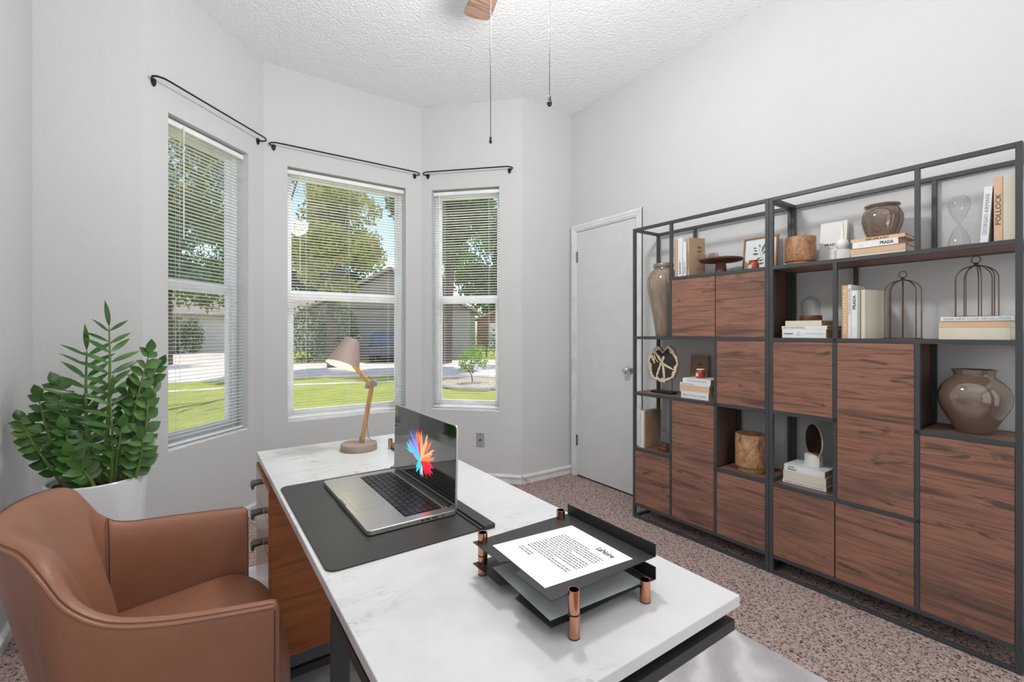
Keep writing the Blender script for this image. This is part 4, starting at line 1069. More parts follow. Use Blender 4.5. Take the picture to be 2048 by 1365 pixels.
book(lie(1.203, .024, z0), .160, .150, .027, 'book_white', 'white book third up in the stack under the round brown pot', text=[('PRADA', .122, .5, .046, .013, 'ink', 'spine', True), ('Catalog', .030, .45, .018, .003, 'ink_grey')]); z0 += .0272
book(lie(1.196, .026, z0), .189, .160, .015, 'book_tan', 'tan lettered book on top of the stack, right under the round brown pot', text=[('ONE LINE A DAY', .095, .5, .082, .008, 'ink', 'spine', True)]); z0 += .0152
pv = MB().lathe([(.0001, 0), (.048, 0), (.051, .003), (.058, .02), (.069, .05), (.0755, .078), (.0745, .100), (.068, .120), (.060, .131), (.057, .135), (.0625, .140), (.0645, .145), (.063, .149), (.059, .150), (.054, .146), (.052, .136), (.0001, .128)], 64).build('round_vase', 'glaze', smooth=True)
pv.matrix_world = at(1.284, .115, z0+.0002); tag(pv, 'glossy round brown pot on the book stack at the top shelf', 'vase')
hg = empty('hourglass', at(1.530, .120, L4), 'clear glass hourglass with sand on the top shelf', 'hourglass')
up_ = [(.004, .100), (.007, .106), (.020, .130), (.030, .155), (.034, .175), (.031, .195), (.020, .208), (.0001, .213)]
dn_ = [(.0001, .0008), (.030, .0008), (.0345, .006), (.0345, .018), (.030, .045), (.020, .072), (.007, .094), (.004, .100)]
MB().lathe(dn_+up_[1:], 44, cap=False).build('glass_body', 'jar_glass', hg, smooth=True)
MB().lathe([(.0001, .0015), (.0325, .0015), (.0333, .006), (.0333, .014), (.026, .017), (.0001, .019)], 36).build('sand', 'sand', hg, smooth=True)
book(stand(1.624, .028, L4, 0, math.radians(3.4)), .208, .150, .0215, 'book_white', 'white book leaning against the tan one on the top shelf', text=[('GIORGIO ARMANI', .105, .5, .150, .011, 'ink_blue', 'spine')])
book(stand(1.6615, .028, L4), .236, .165, .0225, 'book_tan', 'tall tan book standing upright near the right end of the top shelf', pages='book_white', text=[('POLLOCK', .118, .5, .112, .014, 'ink')])
book(stand(1.6935, .028, L4), .238, .165, .031, 'book_cream', 'thick plain cream book beside the tall tan one on the top shelf')
book(stand(1.7000, .028, L4), .235, .160, .0060, 'book_white', 'very thin white book, last at the right end of the top shelf')

# ---- middle shelf of the right unit
z0 = L3
book(lie(.907, .028, z0), .192, .185, .041, 'book_white', 'thick white book at the bottom under the large bell jar', pages='pages_brown', text=[('PAUL MORAND', .030, .5, .042, .008, 'ink', 'spine', True), ('ART', .076, .66, .012, .006, 'ink_grey'), ('DECO', .076, .38, .018, .006, 'ink_grey'), ('THE ARTS OF THE TWENTIES', .140, .5, .074, .004, 'ink_grey')]); z0 += .0412
book(lie(.905, .028, z0), .198, .185, .0165, 'book_white', 'thin white book in the middle of the stack under the large bell jar', pages='pages_brown', text=[('ART FOR SURVIVAL', .058, .5, .098, .009, 'ink_grey', 'spine')]); z0 += .0167
book(lie(.922, .028, z0), .158, .185, .025, 'book_cream', 'cream book on top of the stack, directly under the large bell jar', pages='pages_brown'); z0 += .0252
def bell_jar(m, r, h, label, wood_h, inside=False):
    e = empty('bell_jar', m, label, 'bell jar', None); rb = r+.005
    MB().lathe([(.0001, 0), (rb, 0), (rb+.001, .002), (rb+.001, wood_h-.002), (rb, wood_h), (r-.008, wood_h), (.0001, wood_h)], 44).build('jar_base', 'walnut', e, smooth=True)
    g = [(r, wood_h+.0002)]+[(r, wood_h+h*.55)]+[(r*math.cos(a)*.999+.0001, wood_h+h*.55+h*.38*math.sin(a)) for a in [PI/2*k/9 for k in range(1, 9)]]
    top = wood_h+h*.93
    g += [(r*.16, top), (r*.20, top+h*.03), (r*.22, top+h*.055), (r*.10, top+h*.075), (.0001, top+h*.078)]
    MB().lathe(g, 44, cap=False).build('glass_dome', 'jar_glass', e, smooth=True, angle=60)
    if inside:
        q = MB(); rr2 = random.Random(4)
        for k in range(9):
            a = rr2.uniform(0, 2*PI); d = rr2.uniform(0, r*.6); q.lathe([(.006*math.sin(PI*j/6)+1e-4, wood_h+.0062-.006*math.cos(PI*j/6)) for j in range(7)], 10, T((d*math.cos(a), d*math.sin(a), 0)), cap=False)
        q.build('dried_petals', 'candle_red', e, smooth=True)
    return e
bell_jar(at(1.003, .110, z0+.0002), .041, .100, 'large glass bell jar on a dark wooden base above three books', .026)
book(stand(1.1835, .030, L3), .238, .165, .024, 'book_orange', 'tall orange book standing at the left of the middle shelf row', text=[('INNENARCHITEKTUR', .122, .5, .20, .013, 'ink_white', 'spine')])
book(stand(1.196, .030, L3), .240, .170, .012, 'book_white', 'slim white book between the orange book and the shorter white one', text=[('ART FOR SURVIVAL', .165, .5, .12, .006, 'ink_grey', 'spine_down')])
book(stand(1.219, .030, L3), .213, .160, .0222, 'book_white', 'shorter white book with bold black spine letters on the middle shelf', text=[('PRADA', .160, .5, .062, .011, 'ink', 'spine', True), ('Catalog', .040, .5, .022, .003, 'ink_grey')])
book(stand(1.2285, .030, L3), .212, .160, .0090, 'book_grey', 'thin grey book between the white and the cream one on the middle shelf')
e = book(stand(1.2465, .032, L3, math.radians(-14)), .214, .150, .0165, 'book_cream', 'cream book at the right of the row, its pale cover turned outward')
def cage(m, r, h, label, nb_):
    e = empty('birdcage_ornament', m, label, 'birdcage ornament', 'open bronze birdcage ornaments')
    hs = h-r*.82; w = .0028
    q = MB(); q.lathe([(r-.006, 0), (r+.006, 0), (r+.006, .003), (r-.006, .003), (r-.006, 0)], 48, cap=False)
    q.build('cage_base', 'cage_bronze', e, smooth=True, angle=30)
    for k in range(nb_):
        a = 2*PI*k/nb_+.22; P = [(r*math.cos(a), r*math.sin(a), .002)]+[(r*math.cos(a), r*math.sin(a), hs*t) for t in (.5, 1)]
        for j in range(1, 12):
            t = PI/2*j/12; rr2 = r*math.cos(t); P.append((rr2*math.cos(a), rr2*math.sin(a), hs+(h-hs)*math.sin(t)))
        P.append((.004*math.cos(a), .004*math.sin(a), h))
        MB().tube(P, w/2*1.3, 8).build('cage_bar', 'cage_bronze', e, smooth=True)
    MB().lathe([(.0001, h-.004), (.008, h-.003), (.009, h+.001), (.006, h+.004), (.006, h+.006), (.008, h+.008), (.004, h+.012), (.0001, h+.012)], 20).build('cage_cap', 'cage_bronze', e, smooth=True)
    q = MB(); rr2 = .013; q.tube([(rr2*math.cos(t), 0, h+.010+rr2+rr2*1.1*math.sin(t)) for t in [2*PI*j/24 for j in range(24)]], .0018, 8, closed=True); q.build('hanging_ring', 'cage_bronze', e, smooth=True)
    return e
cage(at(1.353, .125, L3), .060, .252, 'smaller bronze birdcage ornament standing directly on the middle shelf', 8)
z0 = L3
book(lie(1.488, .030, z0), .192, .180, .045, 'book_cream', 'thick cream book at the bottom under the larger birdcage ornament', pages='book_cream'); z0 += .0452
book(lie(1.488, .030, z0), .192, .180, .025, 'book_tan', 'tan book in the middle of the stack under the larger birdcage', pages='book_cream'); z0 += .0252
book(lie(1.494, .026, z0), .197, .175, .0165, 'book_white', 'white book on top of the stack, directly under the larger birdcage', text=[('DIOR: NEW LOOK REVOLUTION', .098, .5, .178, .009, 'ink_blue')]); z0 += .0167
cage(at(1.577, .125, z0), .061, .200, 'larger looking bronze birdcage ornament on top of three books', 9)

# ---- shelf with the wood slice
sl = empty('wood_slice_sculpture', at(.153, .112, L2), 'charred wood slice with pale edge mounted on a black stand', 'sculpture')
bm_ = R(math.radians(0), 'Z')
MB().box(-.075, .080, -.028, .028, 0, .011).build('stand_base', 'black_iron', sl, bevel=.001)
q = MB(); rs = random.Random(9); out = []; NN = 72
def rad(a):  # outline of the slice; a from the right, counter-clockwise
    d = math.degrees(a) % 360; r = .106+.006*math.sin(2*a+1)+.003*math.sin(7*a)+.0018*math.sin(17*a+1)
    r += .010*math.exp(-((d-135)/25)**2)+.008*math.exp(-((d-52)/22)**2)
    r -= .030*math.exp(-((d-88)/11)**2)
    return r
def ptr(a, f): return (rad(a)*math.cos(a)*.99*f, rad(a)*math.sin(a)*1.12*f)
sm_ = T((0, 0, .185)) @ R(PI/2, 'X')
q = MB(); rim = MB(); face = MB()
N3 = 120; Q = [ptr(2*PI*k/N3, 1) for k in range(N3)]; B_ = []
for k in range(N3):
    a = 2*PI*k/N3; f = .84+.05*math.sin(5*a+.5)+.03*math.sin(13*a)+rs.uniform(-.025, .025); f = min(f, .93); B_.append(ptr(a, f))
q.prism(Q, -.009, .009, sm_); so = q.build('slice_bark', 'slice_bark', sl, smooth=False)
vs = [sm_ @ Vector((x, y, .0094)) for x, y in Q]+[sm_ @ Vector((x, y, .0094)) for x, y in B_]
rim.add(vs, [(k, (k+1) % N3, (k+1) % N3+N3, k+N3) for k in range(N3)]); rim.build('pale_rim', 'slice_pale', so)
face.add([sm_ @ Vector((x, y, .0094)) for x, y in B_], [tuple(range(N3))]); face.build('charred_face', 'slice_dark', so)
def streak(pts, wd):
    q = MB(); k = len(pts); L_ = []; R__ = []
    for i_ in range((k-1)*6+1):
        p = cr([Vector((*p_, 0)) for p_ in pts], i_/((k-1)*6)); p2 = cr([Vector((*p_, 0)) for p_ in pts], min(1, i_/((k-1)*6)+.02)); p1 = cr([Vector((*p_, 0)) for p_ in pts], max(0, i_/((k-1)*6)-.02))
        t = (p2-p1).normalized(); nrm_ = Vector((-t.y, t.x, 0)); u = i_/((k-1)*6)
        wv_ = wd*(.5+.5*math.sin(PI*min(1, u*.9+.15)))*(1+rs.uniform(-.28, .28)); L_.append(p+nrm_*wv_/2); R__.append(p-nrm_*wv_/2)
    vs = []
    for a, b_ in zip(L_, R__): vs += [sm_ @ Vector((a.x, a.y, .0098)), sm_ @ Vector((b_.x, b_.y, .0098))]
    q.add(vs, [(2*j, 2*j+1, 2*j+3, 2*j+2) for j in range(len(L_)-1)]); q.build('pale_streak', 'slice_pale', so)
streak([(-.068, .085), (-.040, .055), (-.012, .020), (.010, .000), (.050, -.018), (.080, -.030)], .017)
streak([(-.010, .018), (-.022, -.020), (-.038, -.060), (-.046, -.085)], .015)
streak([(.000, .005), (.008, -.040), (.012, -.085), (.010, -.105)], .017)
streak([(-.085, .055), (-.072, .030), (-.060, .002)], .020)
streak([(-.005, .015), (.006, .040), (.012, .050)], .018)
streak([(-.070, .080), (-.052, .030), (-.030, .010)], .008)
for x in (-.037, .064):
    MB().tube([(x, 0, .0105), (x, 0, .090 if x < 0 else .100)], .0018, 8).build('stand_rod', 'black_iron', sl, smooth=True)
e = book(stand(.3855, .2, L2), .001, .001, .001, 'book_kraft', 'x') if False else None
kb = empty('book', at(.262, .222, L2+.0022) @ R(math.radians(-6), 'X'), 'kraft brown square book standing against the wall behind the book stack', 'book')
MB().box(0, .118, 0, .002, 0, .245).build('front_cover', 'book_kraft', kb, bevel=.0004); MB().box(0, .118, .014, .016, 0, .245).build('back_cover', 'book_kraft', kb, bevel=.0004)
MB().box(.002, .116, .0021, .0139, .002, .243).build('page_block', 'pages', kb)
lettering('ONE', kb, (.062, -.0003, .185), (1, 0, 0), (0, 0, 1), .030, .014, 'ink', 'cover_lettering', bold=True)
z0 = L2
book(lie(.337, .030, z0), .176, .150, .039, 'book_white', 'thick white book at the bottom of the stack under the red candle', text=[("MEN'S STYLE STORIES", .088, .48, .150, .013, 'ink_blue')]); z0 += .0392
book(lie(.330, .030, z0), .186, .150, .0085, 'book_cream', 'very thin cream book, second from the bottom under the red candle'); z0 += .0087
book(lie(.328, .030, z0), .190, .150, .0290, 'book_tan', 'tan book in the middle of the stack under the red candle'); z0 += .0292
book(lie(.330, .030, z0), .192, .150, .0140, 'book_white', 'thin white book just below the top one in the red candle stack', text=[('ART FOR SURVIVAL', .055, .5, .085, .006, 'ink')]); z0 += .0142
book(lie(.347, .032, z0), .178, .145, .0270, 'book_white', 'white book on top of the stack, right under the red candle', text=[('GIORGIO ARMANI', .090, .5, .120, .010, 'ink_blue')]); z0 += .0272
red_candle(at(.420, .100, z0+.0002), 'red candle jar with a pale lid on top of the five stacked books')

# ---- lower shelf beside the door
book(stand(.0620, .029, L1), .236, .165, .0380, 'book_white', 'thick white book standing on the lowest open shelf by the door', text=[("MEN'S STYLE STORIES", .120, .62, .205, .012, 'ink_blue')])
bk2 = empty('book', at(.0740, .029, L1, math.radians(90)), 'kraft brown book on the lowest open shelf, cover facing the room', 'book')
MB().box(0, .165, 0, .002, 0, .238).build('front_cover', 'book_kraft', bk2, bevel=.0004); MB().box(0, .165, .0085, .010, 0, .238).build('back_cover', 'book_kraft', bk2, bevel=.0004)
MB().box(.0, .002, .002, .0085, 0, .238).build('book_spine', 'book_tan', bk2); MB().box(.002, .162, .0021, .0084, .003, .235).build('page_block', 'pages', bk2)
bell_jar(at(.180, .085, L1), .033, .115, 'small glass bell jar with dried petals on the lowest shelf', .026, True)
wood_cup(at(.713, .108, L1), .066, .078, .200, 'pale_olive_wood', 'tall pale burl wood pot in the lower open compartment')

# ---- mirror on books
z0 = L1; rz = math.radians(0)
book(lie(.897, .055, z0), .193, .150, .0175, 'book_white', 'thin white book at the bottom of the stack under the round mirror', text=[('CHANEL: THE LOOK OF THE CENTURY', .096, .5, .170, .007, 'ink_grey')]); z0 += .0177
book(lie(.900, .055, z0), .189, .150, .0430, 'book_cream', 'thick cream book in the middle under the round mirror', pages='book_cream'); z0 += .0432
book(lie(.904, .055, z0), .180, .148, .0300, 'book_white', 'white book with a short black title on top of the stack under the round mirror', text=[('Andy', .034, .72, .030, .010, 'ink', 'spine', True), ('Warhol', .037, .34, .040, .010, 'ink', 'spine', True)]); z0 += .0302
mi = empty('table_mirror', at(1.004, .130, z0+.0002), 'round bronze table mirror standing in a white faceted block', 'mirror')
q = MB(); hexa = [(-.036, -.004), (-.006, -.030), (.034, -.014), (.038, .018), (.008, .034), (-.030, .022)]
q.prism(hexa, 0, .056); q.build('mirror_block', 'ceramic_white', mi, bevel=.001)
mm = T((.002, .006, .122)) @ R(math.radians(-42), 'Z') @ R(PI/2, 'X')
MB().lathe([(.0001, -.0022), (.080, -.0022), (.0815, -.0010), (.0815, .0010), (.080, .0022), (.0001, .0022)], 56, mm, sx=.93, sy=1.0).build('mirror_disc', 'bronze_mirror', mi, smooth=True)
MB().lathe([(.0810, -.0026), (.0822, -.0026), (.0822, .0026), (.0810, .0026), (.0810, -.0026)], 56, mm, sx=.93, sy=1.0, cap=False).build('mirror_rim', 'ceramic_white', mi)

# ---- large vase
bv = MB().lathe([(.0001, 0), (.051, 0), (.054, .004), (.062, .022), (.078, .052), (.097, .090), (.1065, .125), (.106, .150), (.096, .178), (.078, .202), (.064, .214), (.059, .222), (.060, .232), (.065, .242), (.066, .245), (.062, .245), (.055, .235), (.052, .222), (.0001, .210)], 72).build('large_vase', 'glaze', smooth=True)
bv.matrix_world = at(1.571, .125, L2); tag(bv, 'large wide glossy brown vase in the open compartment at the right', 'vase')

# ================================================================== OUTSIDE
GZ = -.20
n = N('grass', (140, 160, 60), 0.9, spec=0.1); v = n.coord()
a_ = n.noise(v, 30, 4, 0.7); b_ = n.noise(v, 1.1, 3)
n.color(n.mix(0.5, n.ramp(a_, [(0.35, (104, 122, 40)), (0.5, (178, 186, 70)), (0.68, (222, 218, 110))]), n.ramp(b_, [(0.3, (150, 162, 60)), (0.7, (204, 206, 92))])))
n.bump(a_, 1.0, 0.06); M['grass'] = n.m
n = N('concrete', (206, 196, 188), 0.85, spec=0.1); v = n.coord()
n.color(n.ramp(n.noise(v, 2.0, 5, .65), [(0.3, (190, 178, 170)), (0.7, (216, 206, 198))])); M['concrete'] = n.m
n = N('mulch', (160, 140, 120), 0.95, spec=0.05); v = n.coord()
n.color(n.ramp(n.noise(v, 22, 4, .7), [(0.35, (96, 80, 68)), (0.5, (190, 172, 150)), (0.7, (226, 212, 194))])); n.bump(n.noise(v, 22, 4, .7), 1, .03); M['mulch'] = n.m
plain('stucco_grey', (150, 146, 144), 0.9); plain('stucco_pale', (206, 202, 200), 0.9); plain('brick_brown', (120, 86, 66), 0.9, var=.15)
plain('garage_door_grey', (128, 124, 126), 0.6); plain('garage_door_white', (206, 208, 214), 0.6)
n = N('roof_shingle', (128, 116, 110), 0.9, spec=.1); v = n.coord(scale=(1, 1, 1)); wv = n.n('TexBrick'); wv.inputs['Scale'].default_value = 3.0
wv.inputs['Color1'].default_value = s2l(176, 160, 152); wv.inputs['Color2'].default_value = s2l(150, 136, 130); wv.inputs['Mortar'].default_value = s2l(110, 100, 96); wv.inputs['Mortar Size'].default_value = .012
n.l(v, wv.inputs[0]); n.color(wv.outputs[0]); M['roof_shingle'] = n.m
plain('column_white', (226, 228, 232), 0.6); plain('bark', (84, 70, 58), 0.95, var=.2); plain('car_blue', (44, 54, 74), 0.2, spec=.7); plain('car_glass', (24, 28, 34), 0.05, spec=.8); plain('tyre', (24, 24, 26), 0.8)
for k_, c_ in (('leaves_green', (92, 112, 52)), ('leaves_yellow', (156, 158, 76)), ('leaves_dark', (60, 78, 44)), ('leaves_bush', (74, 96, 50)), ('leaves_bright', (120, 156, 60))):
    n = N(k_, c_, 0.6, spec=.2); oi = n.coord(); f = n.noise(oi, 1.2, 3)
    n.color(n.ramp(f, [(0.3, tuple(int(c*.75) for c in c_)), (0.7, tuple(min(255, int(c*1.2)) for c in c_))]))
    n.b.inputs['Subsurface Weight'].default_value = 0
    tl = n.n('BsdfTranslucent'); tl.inputs[0].default_value = s2l(*[min(255, int(c*1.15)) for c in c_]); mx = n.n('MixShader'); mx.inputs[0].default_value = .35
    n.l(n.b.outputs[0], mx.inputs[1]); n.l(tl.outputs[0], mx.inputs[2]); n.l(mx.outputs[0], n.out.inputs[0]); M[k_] = n.m

g = MB().prism([(-60, 3.2), (80, 3.2), (110, 120), (-60, 120)], GZ-.3, GZ).build('lawn', 'grass'); struct(g, 'sunlit lawn outside the bay windows')
rd = MB().prism([(-22, 14.6), (-3, 15.6), (.9, 15.5), (2.5, 15.2), (5.4, 14.2), (7.4, 12.4), (11, 9.2), (18, 4.5), (34, 6), (26, 12.5), (14.2, 17.6), (12.2, 18.9), (9.8, 20.0), (7.5, 20.2), (5.7, 20.7), (3.6, 22.1), (2.4, 33), (1.2, 46), (-2, 58), (-12, 62), (-22, 60)], GZ, GZ+.03).build('driveway', 'concrete'); struct(rd, 'pale concrete driveway and cul-de-sac street')
# paved walk between lawn strips
wk = MB().prism([(-.6, 13.2), (1.6, 13.2), (4.6, 12.4), (4.6, 12.6), (1.6, 13.5), (-.6, 13.5)], GZ, GZ+.02).build('walkway', 'concrete'); struct(wk, 'narrow concrete curb across the lawn')
mu = MB(); mu.prism([(5.1, 11.2), (5.2, 9.9), (5.7, 9.3), (6.5, 9.5), (7.4, 10.0), (7.6, 10.9), (6.7, 12.2), (5.7, 12.3)], GZ, GZ+.05); struct(mu.build('mulch_bed', 'mulch'), 'mulch bed round the young shrub')
q = MB(); q.tube([Vector((x, y, GZ+.06)) for x, y in ((5.1, 11.2), (5.2, 9.9), (5.7, 9.3), (6.5, 9.5), (7.4, 10.0), (7.6, 10.9), (6.7, 12.2), (5.7, 12.3))], .05, 6, closed=True); tag(q.build('bed_edging', 'concrete', smooth=True), 'curved pale stone edging round the mulch bed on the lawn', 'edging')

LQ = [(-.5, 0, 0), (0, -.28, .05), (.5, 0, 0), (0, .28, .05)]
def crown(mb, c, r, nleaf, size, rg, shell=.55):
    for _ in range(nleaf):
        while True:
            p = Vector((rg.uniform(-1, 1), rg.uniform(-1, 1), rg.uniform(-1, 1)))
            if shell*.6 < p.length < 1: break
        p = Vector((p.x*r[0], p.y*r[1], p.z*r[2]))+c
        e_ = Euler((rg.uniform(0, 6.3), rg.uniform(0, 6.3), rg.uniform(0, 6.3))).to_matrix(); s_ = size*rg.uniform(.6, 1.3)
        mb.add([p+e_ @ Vector((a*s_, b*s_, d*s_)) for a, b, d in LQ], [(0, 1, 2, 3)])
def tree(name, loc, h, tr, blobs, nleaf, size, mat, label, seed, group=None, cat='tree'):
    if nleaf > 1000: nleaf = int(nleaf*2.6); size *= 1.25
    rg = random.Random(seed); e = empty(name, T((loc[0], loc[1], GZ)), label, cat, group)
    q = MB(); q.tube([(0, 0, -.1), (rg.uniform(-.1, .1), 0, h*.25), (rg.uniform(-.25, .25), rg.uniform(-.2, .2), h*.5), (rg.uniform(-.3, .3), rg.uniform(-.3, .3), h*.8)], [tr, tr*.8, tr*.6, tr*.2], 8)
    for b_ in blobs: q.tube([(0, 0, h*.3), (b_[0]*.5, b_[1]*.5, (h*.35+b_[2])*.5), (b_[0], b_[1], b_[2])], [tr*.45, tr*.3, tr*.08], 6)
    q.build('trunk', 'bark', e, smooth=True)
    lv = MB(); tot = sum(b_[3]**2 for b_ in blobs)
    for b_ in blobs:
        n_ = int(nleaf*b_[3]**2/tot)
        for k in range(7):
            o_ = Vector((rg.uniform(-.6, .6), rg.uniform(-.6, .6), rg.uniform(-.5, .6)))*b_[3]
            crown(lv, Vector((b_[0], b_[1], b_[2]))+o_, (b_[3]*.6, b_[3]*.6, b_[3]*.5), n_//7, size, rg)
    lv.build('foliage', mat, e)
    return e
tree('broadleaf_tree', (4.4, 18.6), 8, .18, [(-.8, 0, 4.4, 1.3), (.7, .3, 5.2, 1.4), (.6, 0, 6.6, 1.4), (.0, .5, 3.4, 1.0)], 5200, .15, 'leaves_yellow', 'yellow green tree seen in the middle of the wide bay window', 1)
tree('broadleaf_tree', (9.3, 18.6), 10, .26, [(0, 0, 5.4, 1.5), (-.9, .6, 6.8, 1.6), (.8, .5, 7.0, 1.6), (.2, 0, 8.6, 1.7)], 7000, .18, 'leaves_green', 'large green tree at the right of the wide bay window', 2)
tree('broadleaf_tree', (14.9, 17.6), 10, .30, [(0, 0, 4.6, 1.9), (-1.2, .6, 6.0, 1.8), (1.8, .5, 6.4, 2.2), (.4, 0, 8.2, 2.2)], 7000, .18, 'leaves_dark', 'dark tree filling the top of the right-hand bay window', 3)
tree('broadleaf_tree', (1.45, 12.4), 8, .10, [(-.9, 0, 6.2, 1.9), (.9, .3, 5.9, 1.3), (-2.4, 1, 5.6, 1.4), (-.2, 0, 7.8, 2.0)], 990, .13, 'leaves_yellow', 'thin pale tree in front of the sky at the left of the wide bay window', 4)
tree('broadleaf_tree', (-1.0, 24), 10, .30, [(0, 0, 6.0, 2.6), (-1.6, .6, 8.2, 2.6), (1.6, .5, 8.8, 2.4), (.4, 0, 4.4, 2.2)], 6500, .18, 'leaves_green', 'tall green tree in the left bay window', 5)
tree('broadleaf_tree', (-6.4, 30), 10, .30, [(0, 0, 6.0, 3.0), (2.6, .6, 7.2, 2.8), (-2.6, .5, 8.8, 3.0)], 5500, .2, 'leaves_yellow', 'pale tree far behind at the left edge of the left bay window', 6)
tree('young_shrub', (6.25, 10.9), .9, .02, [(-.22, 0, .72, .22), (.16, .1, .80, .26), (0, 0, .50, .22), (.30, 0, .52, .16), (-.32, 0, .48, .14)], 900, .065, 'leaves_bright', 'young bright green shrub in the mulch bed beyond the right-hand window', 7, None, 'shrub')
for k_, (x_, y_, lb_) in enumerate(((12.5, 56, 'distant tree above the roof of the grey garage'), (27.5, 43, 'distant tree above the brown brick house, right-hand window'), (39, 36, 'distant tree at the far right of the right-hand window'), (4, 66, 'distant tree above the pale house in the wide window'), (-13, 64, 'distant tree behind the house in the left window'))):
    tree('distant_tree', (x_, y_), 16, .4, [(0, 0, 5.2, 3.6), (-3, 1, 8.0, 3.4), (3, .6, 8.0, 3.4), (.5, 0, 12.5, 4.2)], 3600, .36, 'leaves_green' if k_ % 2 else 'leaves_dark', lb_, 30+k_)
def hedge(x0, x1, y, h, label, seed, mat='leaves_bush', cnt=2400, d=.7, group=None):
    rg = random.Random(seed); e = empty('hedge', T(((x0+x1)/2, y, GZ)), label, 'hedge', group); lv = MB(); L = x1-x0; k_ = max(2, int(L/(h*.7)))
    q = MB()
    for k in range(k_):
        x = -L/2+L*(k+.5)/k_; q.tube([(x, 0, -.05), (x+rg.uniform(-.1, .1), 0, h*.6)], [.05, .02], 6); crown(lv, Vector((x, rg.uniform(-.15, .15), h*.5)), (L/k_*.75, d*.7, h*.56), cnt//k_, .12, rg, .3)
    q.build('hedge_stem', 'bark', e); lv.build('hedge_foliage', mat, e)
hedge(3.6, 6.4, 22.6, 2.6, 'dark leafy hedge left of the grey garage, seen in the wide window', 8, cnt=4200)
hedge(-1.2, .4, 35.5, 2.2, 'trimmed hedge at the far house in the left window', 9, cnt=2600)
hedge(-6.5, -2.6, 34, 1.3, 'low hedge at the foot of the grey house wall in the left window', 10, cnt=2400)
hedge(12.6, 18.5, 21.5, 1.6, 'low dark hedge across the street in the right-hand window', 11, cnt=2600)

def house(name, m, w, d, h, rise, wall, label, garage=None, gmat='garage_door_grey', over=.4, gable='front'):
    e = empty(name, m, label, 'house')
    MB().box(-w/2, w/2, 0, d, -.1, h).build('house_wall', wall, e)
    q = MB()
    if gable == 'front':
        a = w/2+over; q.add([(-a, -over, h-.1), (0, -over, h+rise), (a, -over, h-.1), (-a, d+over, h-.1), (0, d+over, h+rise), (a, d+over, h-.1), (-a, -over, h-.25), (0, -over, h+rise-.17), (a, -over, h-.25), (-a, d+over, h-.25), (0, d+over, h+rise-.17), (a, d+over, h-.25)],
              [(0, 1, 4, 3), (1, 2, 5, 4), (6, 9, 10, 7), (7, 10, 11, 8), (0, 6, 7, 1), (1, 7, 8, 2), (3, 4, 10, 9), (4, 5, 11, 10), (0, 3, 9, 6), (2, 8, 11, 5)])
        g_ = MB().add([(-w/2, .0, h-.1), (w/2, .0, h-.1), (0, .0, h+rise-.25), (-w/2, .1, h-.1), (w/2, .1, h-.1), (0, .1, h+rise-.25)], [(0, 1, 2), (3, 5, 4), (0, 3, 4, 1)]); g_.build('gable_wall', wall, e)
    else:
        q.add([(-w/2-over, -over, h-.1), (w/2+over, -over, h-.1), (w/2+over, d/2, h+rise), (-w/2-over, d/2, h+rise), (-w/2-over, d+over, h-.1), (w/2+over, d+over, h-.1), (-w/2-over, -over, h-.25), (w/2+over, -over, h-.25), (-w/2-over, d+over, h-.25), (w/2+over, d+over, h-.25)],
              [(0, 1, 2, 3), (3, 2, 5, 4), (0, 6, 7, 1), (4, 5, 9, 8), (6, 8, 9, 7), (0, 3, 4, 8, 6), (1, 7, 9, 5, 2)])
    q.build('house_roof', 'roof_shingle', e)
    if garage:
        gx0, gx1, gh = garage; q = MB(); k_ = 4
        for j in range(k_): q.box(gx0, gx1, -.03, .01, .02+gh*j/k_, gh*(j+1)/k_-.01)
        q.build('garage_door', gmat, e)
    return e
def face(x, y, a): return T((x, y, GZ)) @ R(math.radians(a), 'Z')
house('house', face(8.8, 24.2, -32), 8.5, 9, 2.7, 2.2, 'stucco_grey', 'grey house with a gabled roof and garage across the street, wide window', (-2.6, 2.6, 2.3))
house('house', face(2.6, 37, -10), 9, 8, 2.7, 2.0, 'stucco_pale', 'farther pale house with a low roof left of the grey garage', None, gable='side')
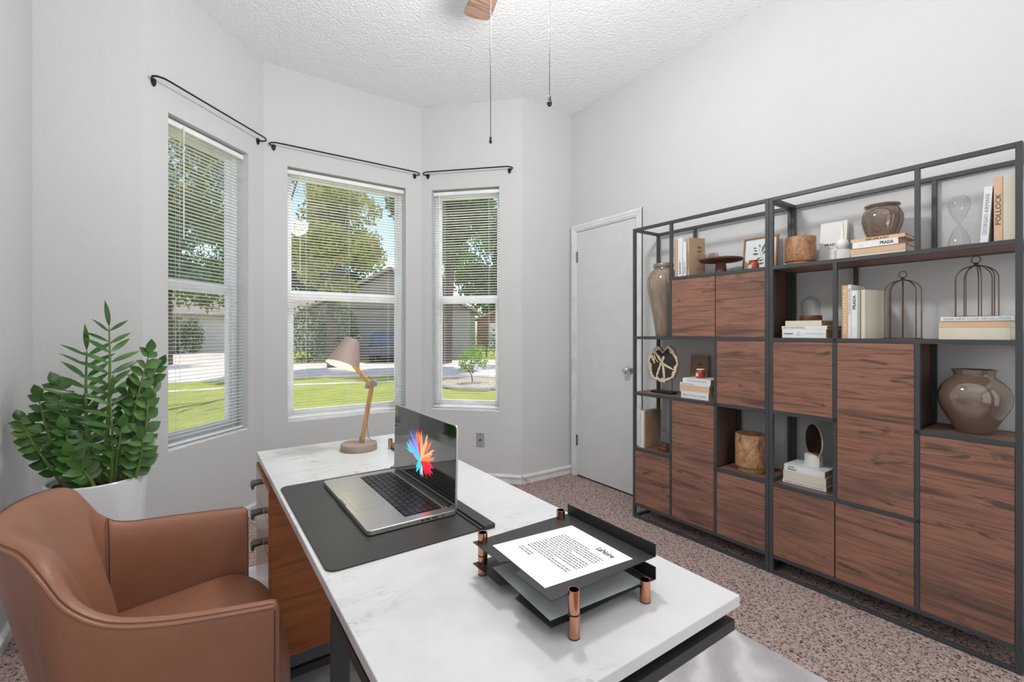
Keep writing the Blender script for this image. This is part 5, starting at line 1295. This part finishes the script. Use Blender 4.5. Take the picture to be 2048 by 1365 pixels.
e = house('house', face(24.6, 31, -52), 12, 9, 2.6, 2.2, 'brick_brown', 'brown brick house with a white garage door in the right-hand window', (-4.8, .4, 2.2), 'garage_door_white')
e = house('house', face(-9.8, 37, -2), 10, 8, 2.8, 2.0, 'stucco_grey', 'grey walled house with white porch columns at the left edge of the left window', None, gable='side')
for x in (4.4, 7.2): MB().box(x-.16, x+.16, -1.6, -1.28, -.1, 2.8).build('porch_column', 'column_white', e)
MB().box(3.6, 7.8, -1.9, .0, 2.62, 2.9).build('porch_roof', 'column_white', e)

# parked car, half hidden at the right of the wide window
car = empty('parked_car', face(7.9, 21.7, 66), 'dark blue car parked by the grey garage, glimpsed at the right of the wide window', 'car')
pf = [(-2.1, .35), (-2.1, .75), (-1.95, .92), (-1.2, 1.0), (-.75, 1.36), (.55, 1.40), (1.25, .98), (1.95, .86), (2.15, .70), (2.15, .35)]
q = MB(); q.prism([(a, b_) for a, b_ in reversed(pf)], -.82, .82, R(PI/2, 'X')); q.build('car_body', 'car_blue', car, bevel=.06, seg=3)
q = MB(); q.prism([(-1.08, 1.01), (-.72, 1.30), (.52, 1.34), (1.10, .99)][::-1], -.835, .835, R(PI/2, 'X')); q.build('car_window', 'car_glass', car, bevel=.01)
for x in (-1.35, 1.35):
    for y in (-.76, .76): MB().lathe([(.0001, -.1), (.31, -.1), (.33, -.06), (.33, .06), (.31, .1), (.0001, .1)], 28, T((x, y, .33)) @ R(PI/2, 'X')).build('wheel', 'tyre', car, smooth=True)

# repeats of one kind carry a shared group
GROUPS = {'book': 'books on the shelves', 'tree': 'trees outside the windows', 'blind': 'mini blinds in the bay windows', 'curtain rod': 'curtain rods above the bay windows',
          'hedge': 'hedges across the street', 'house': 'houses across the street', 'bell jar': 'glass bell jars on the shelves', 'candle': 'red candle jars on the shelves',
          'wooden pot': 'burl wood pots on the shelves', 'vase': 'glossy brown vases on the shelves', 'letter tray': 'stacked letter trays on the desk', 'paper': 'paper sheets in the letter trays'}
for o in SC.objects:
    if o.parent is None and 'category' in o and 'group' not in o and o['category'] in GROUPS: o['group'] = GROUPS[o['category']]
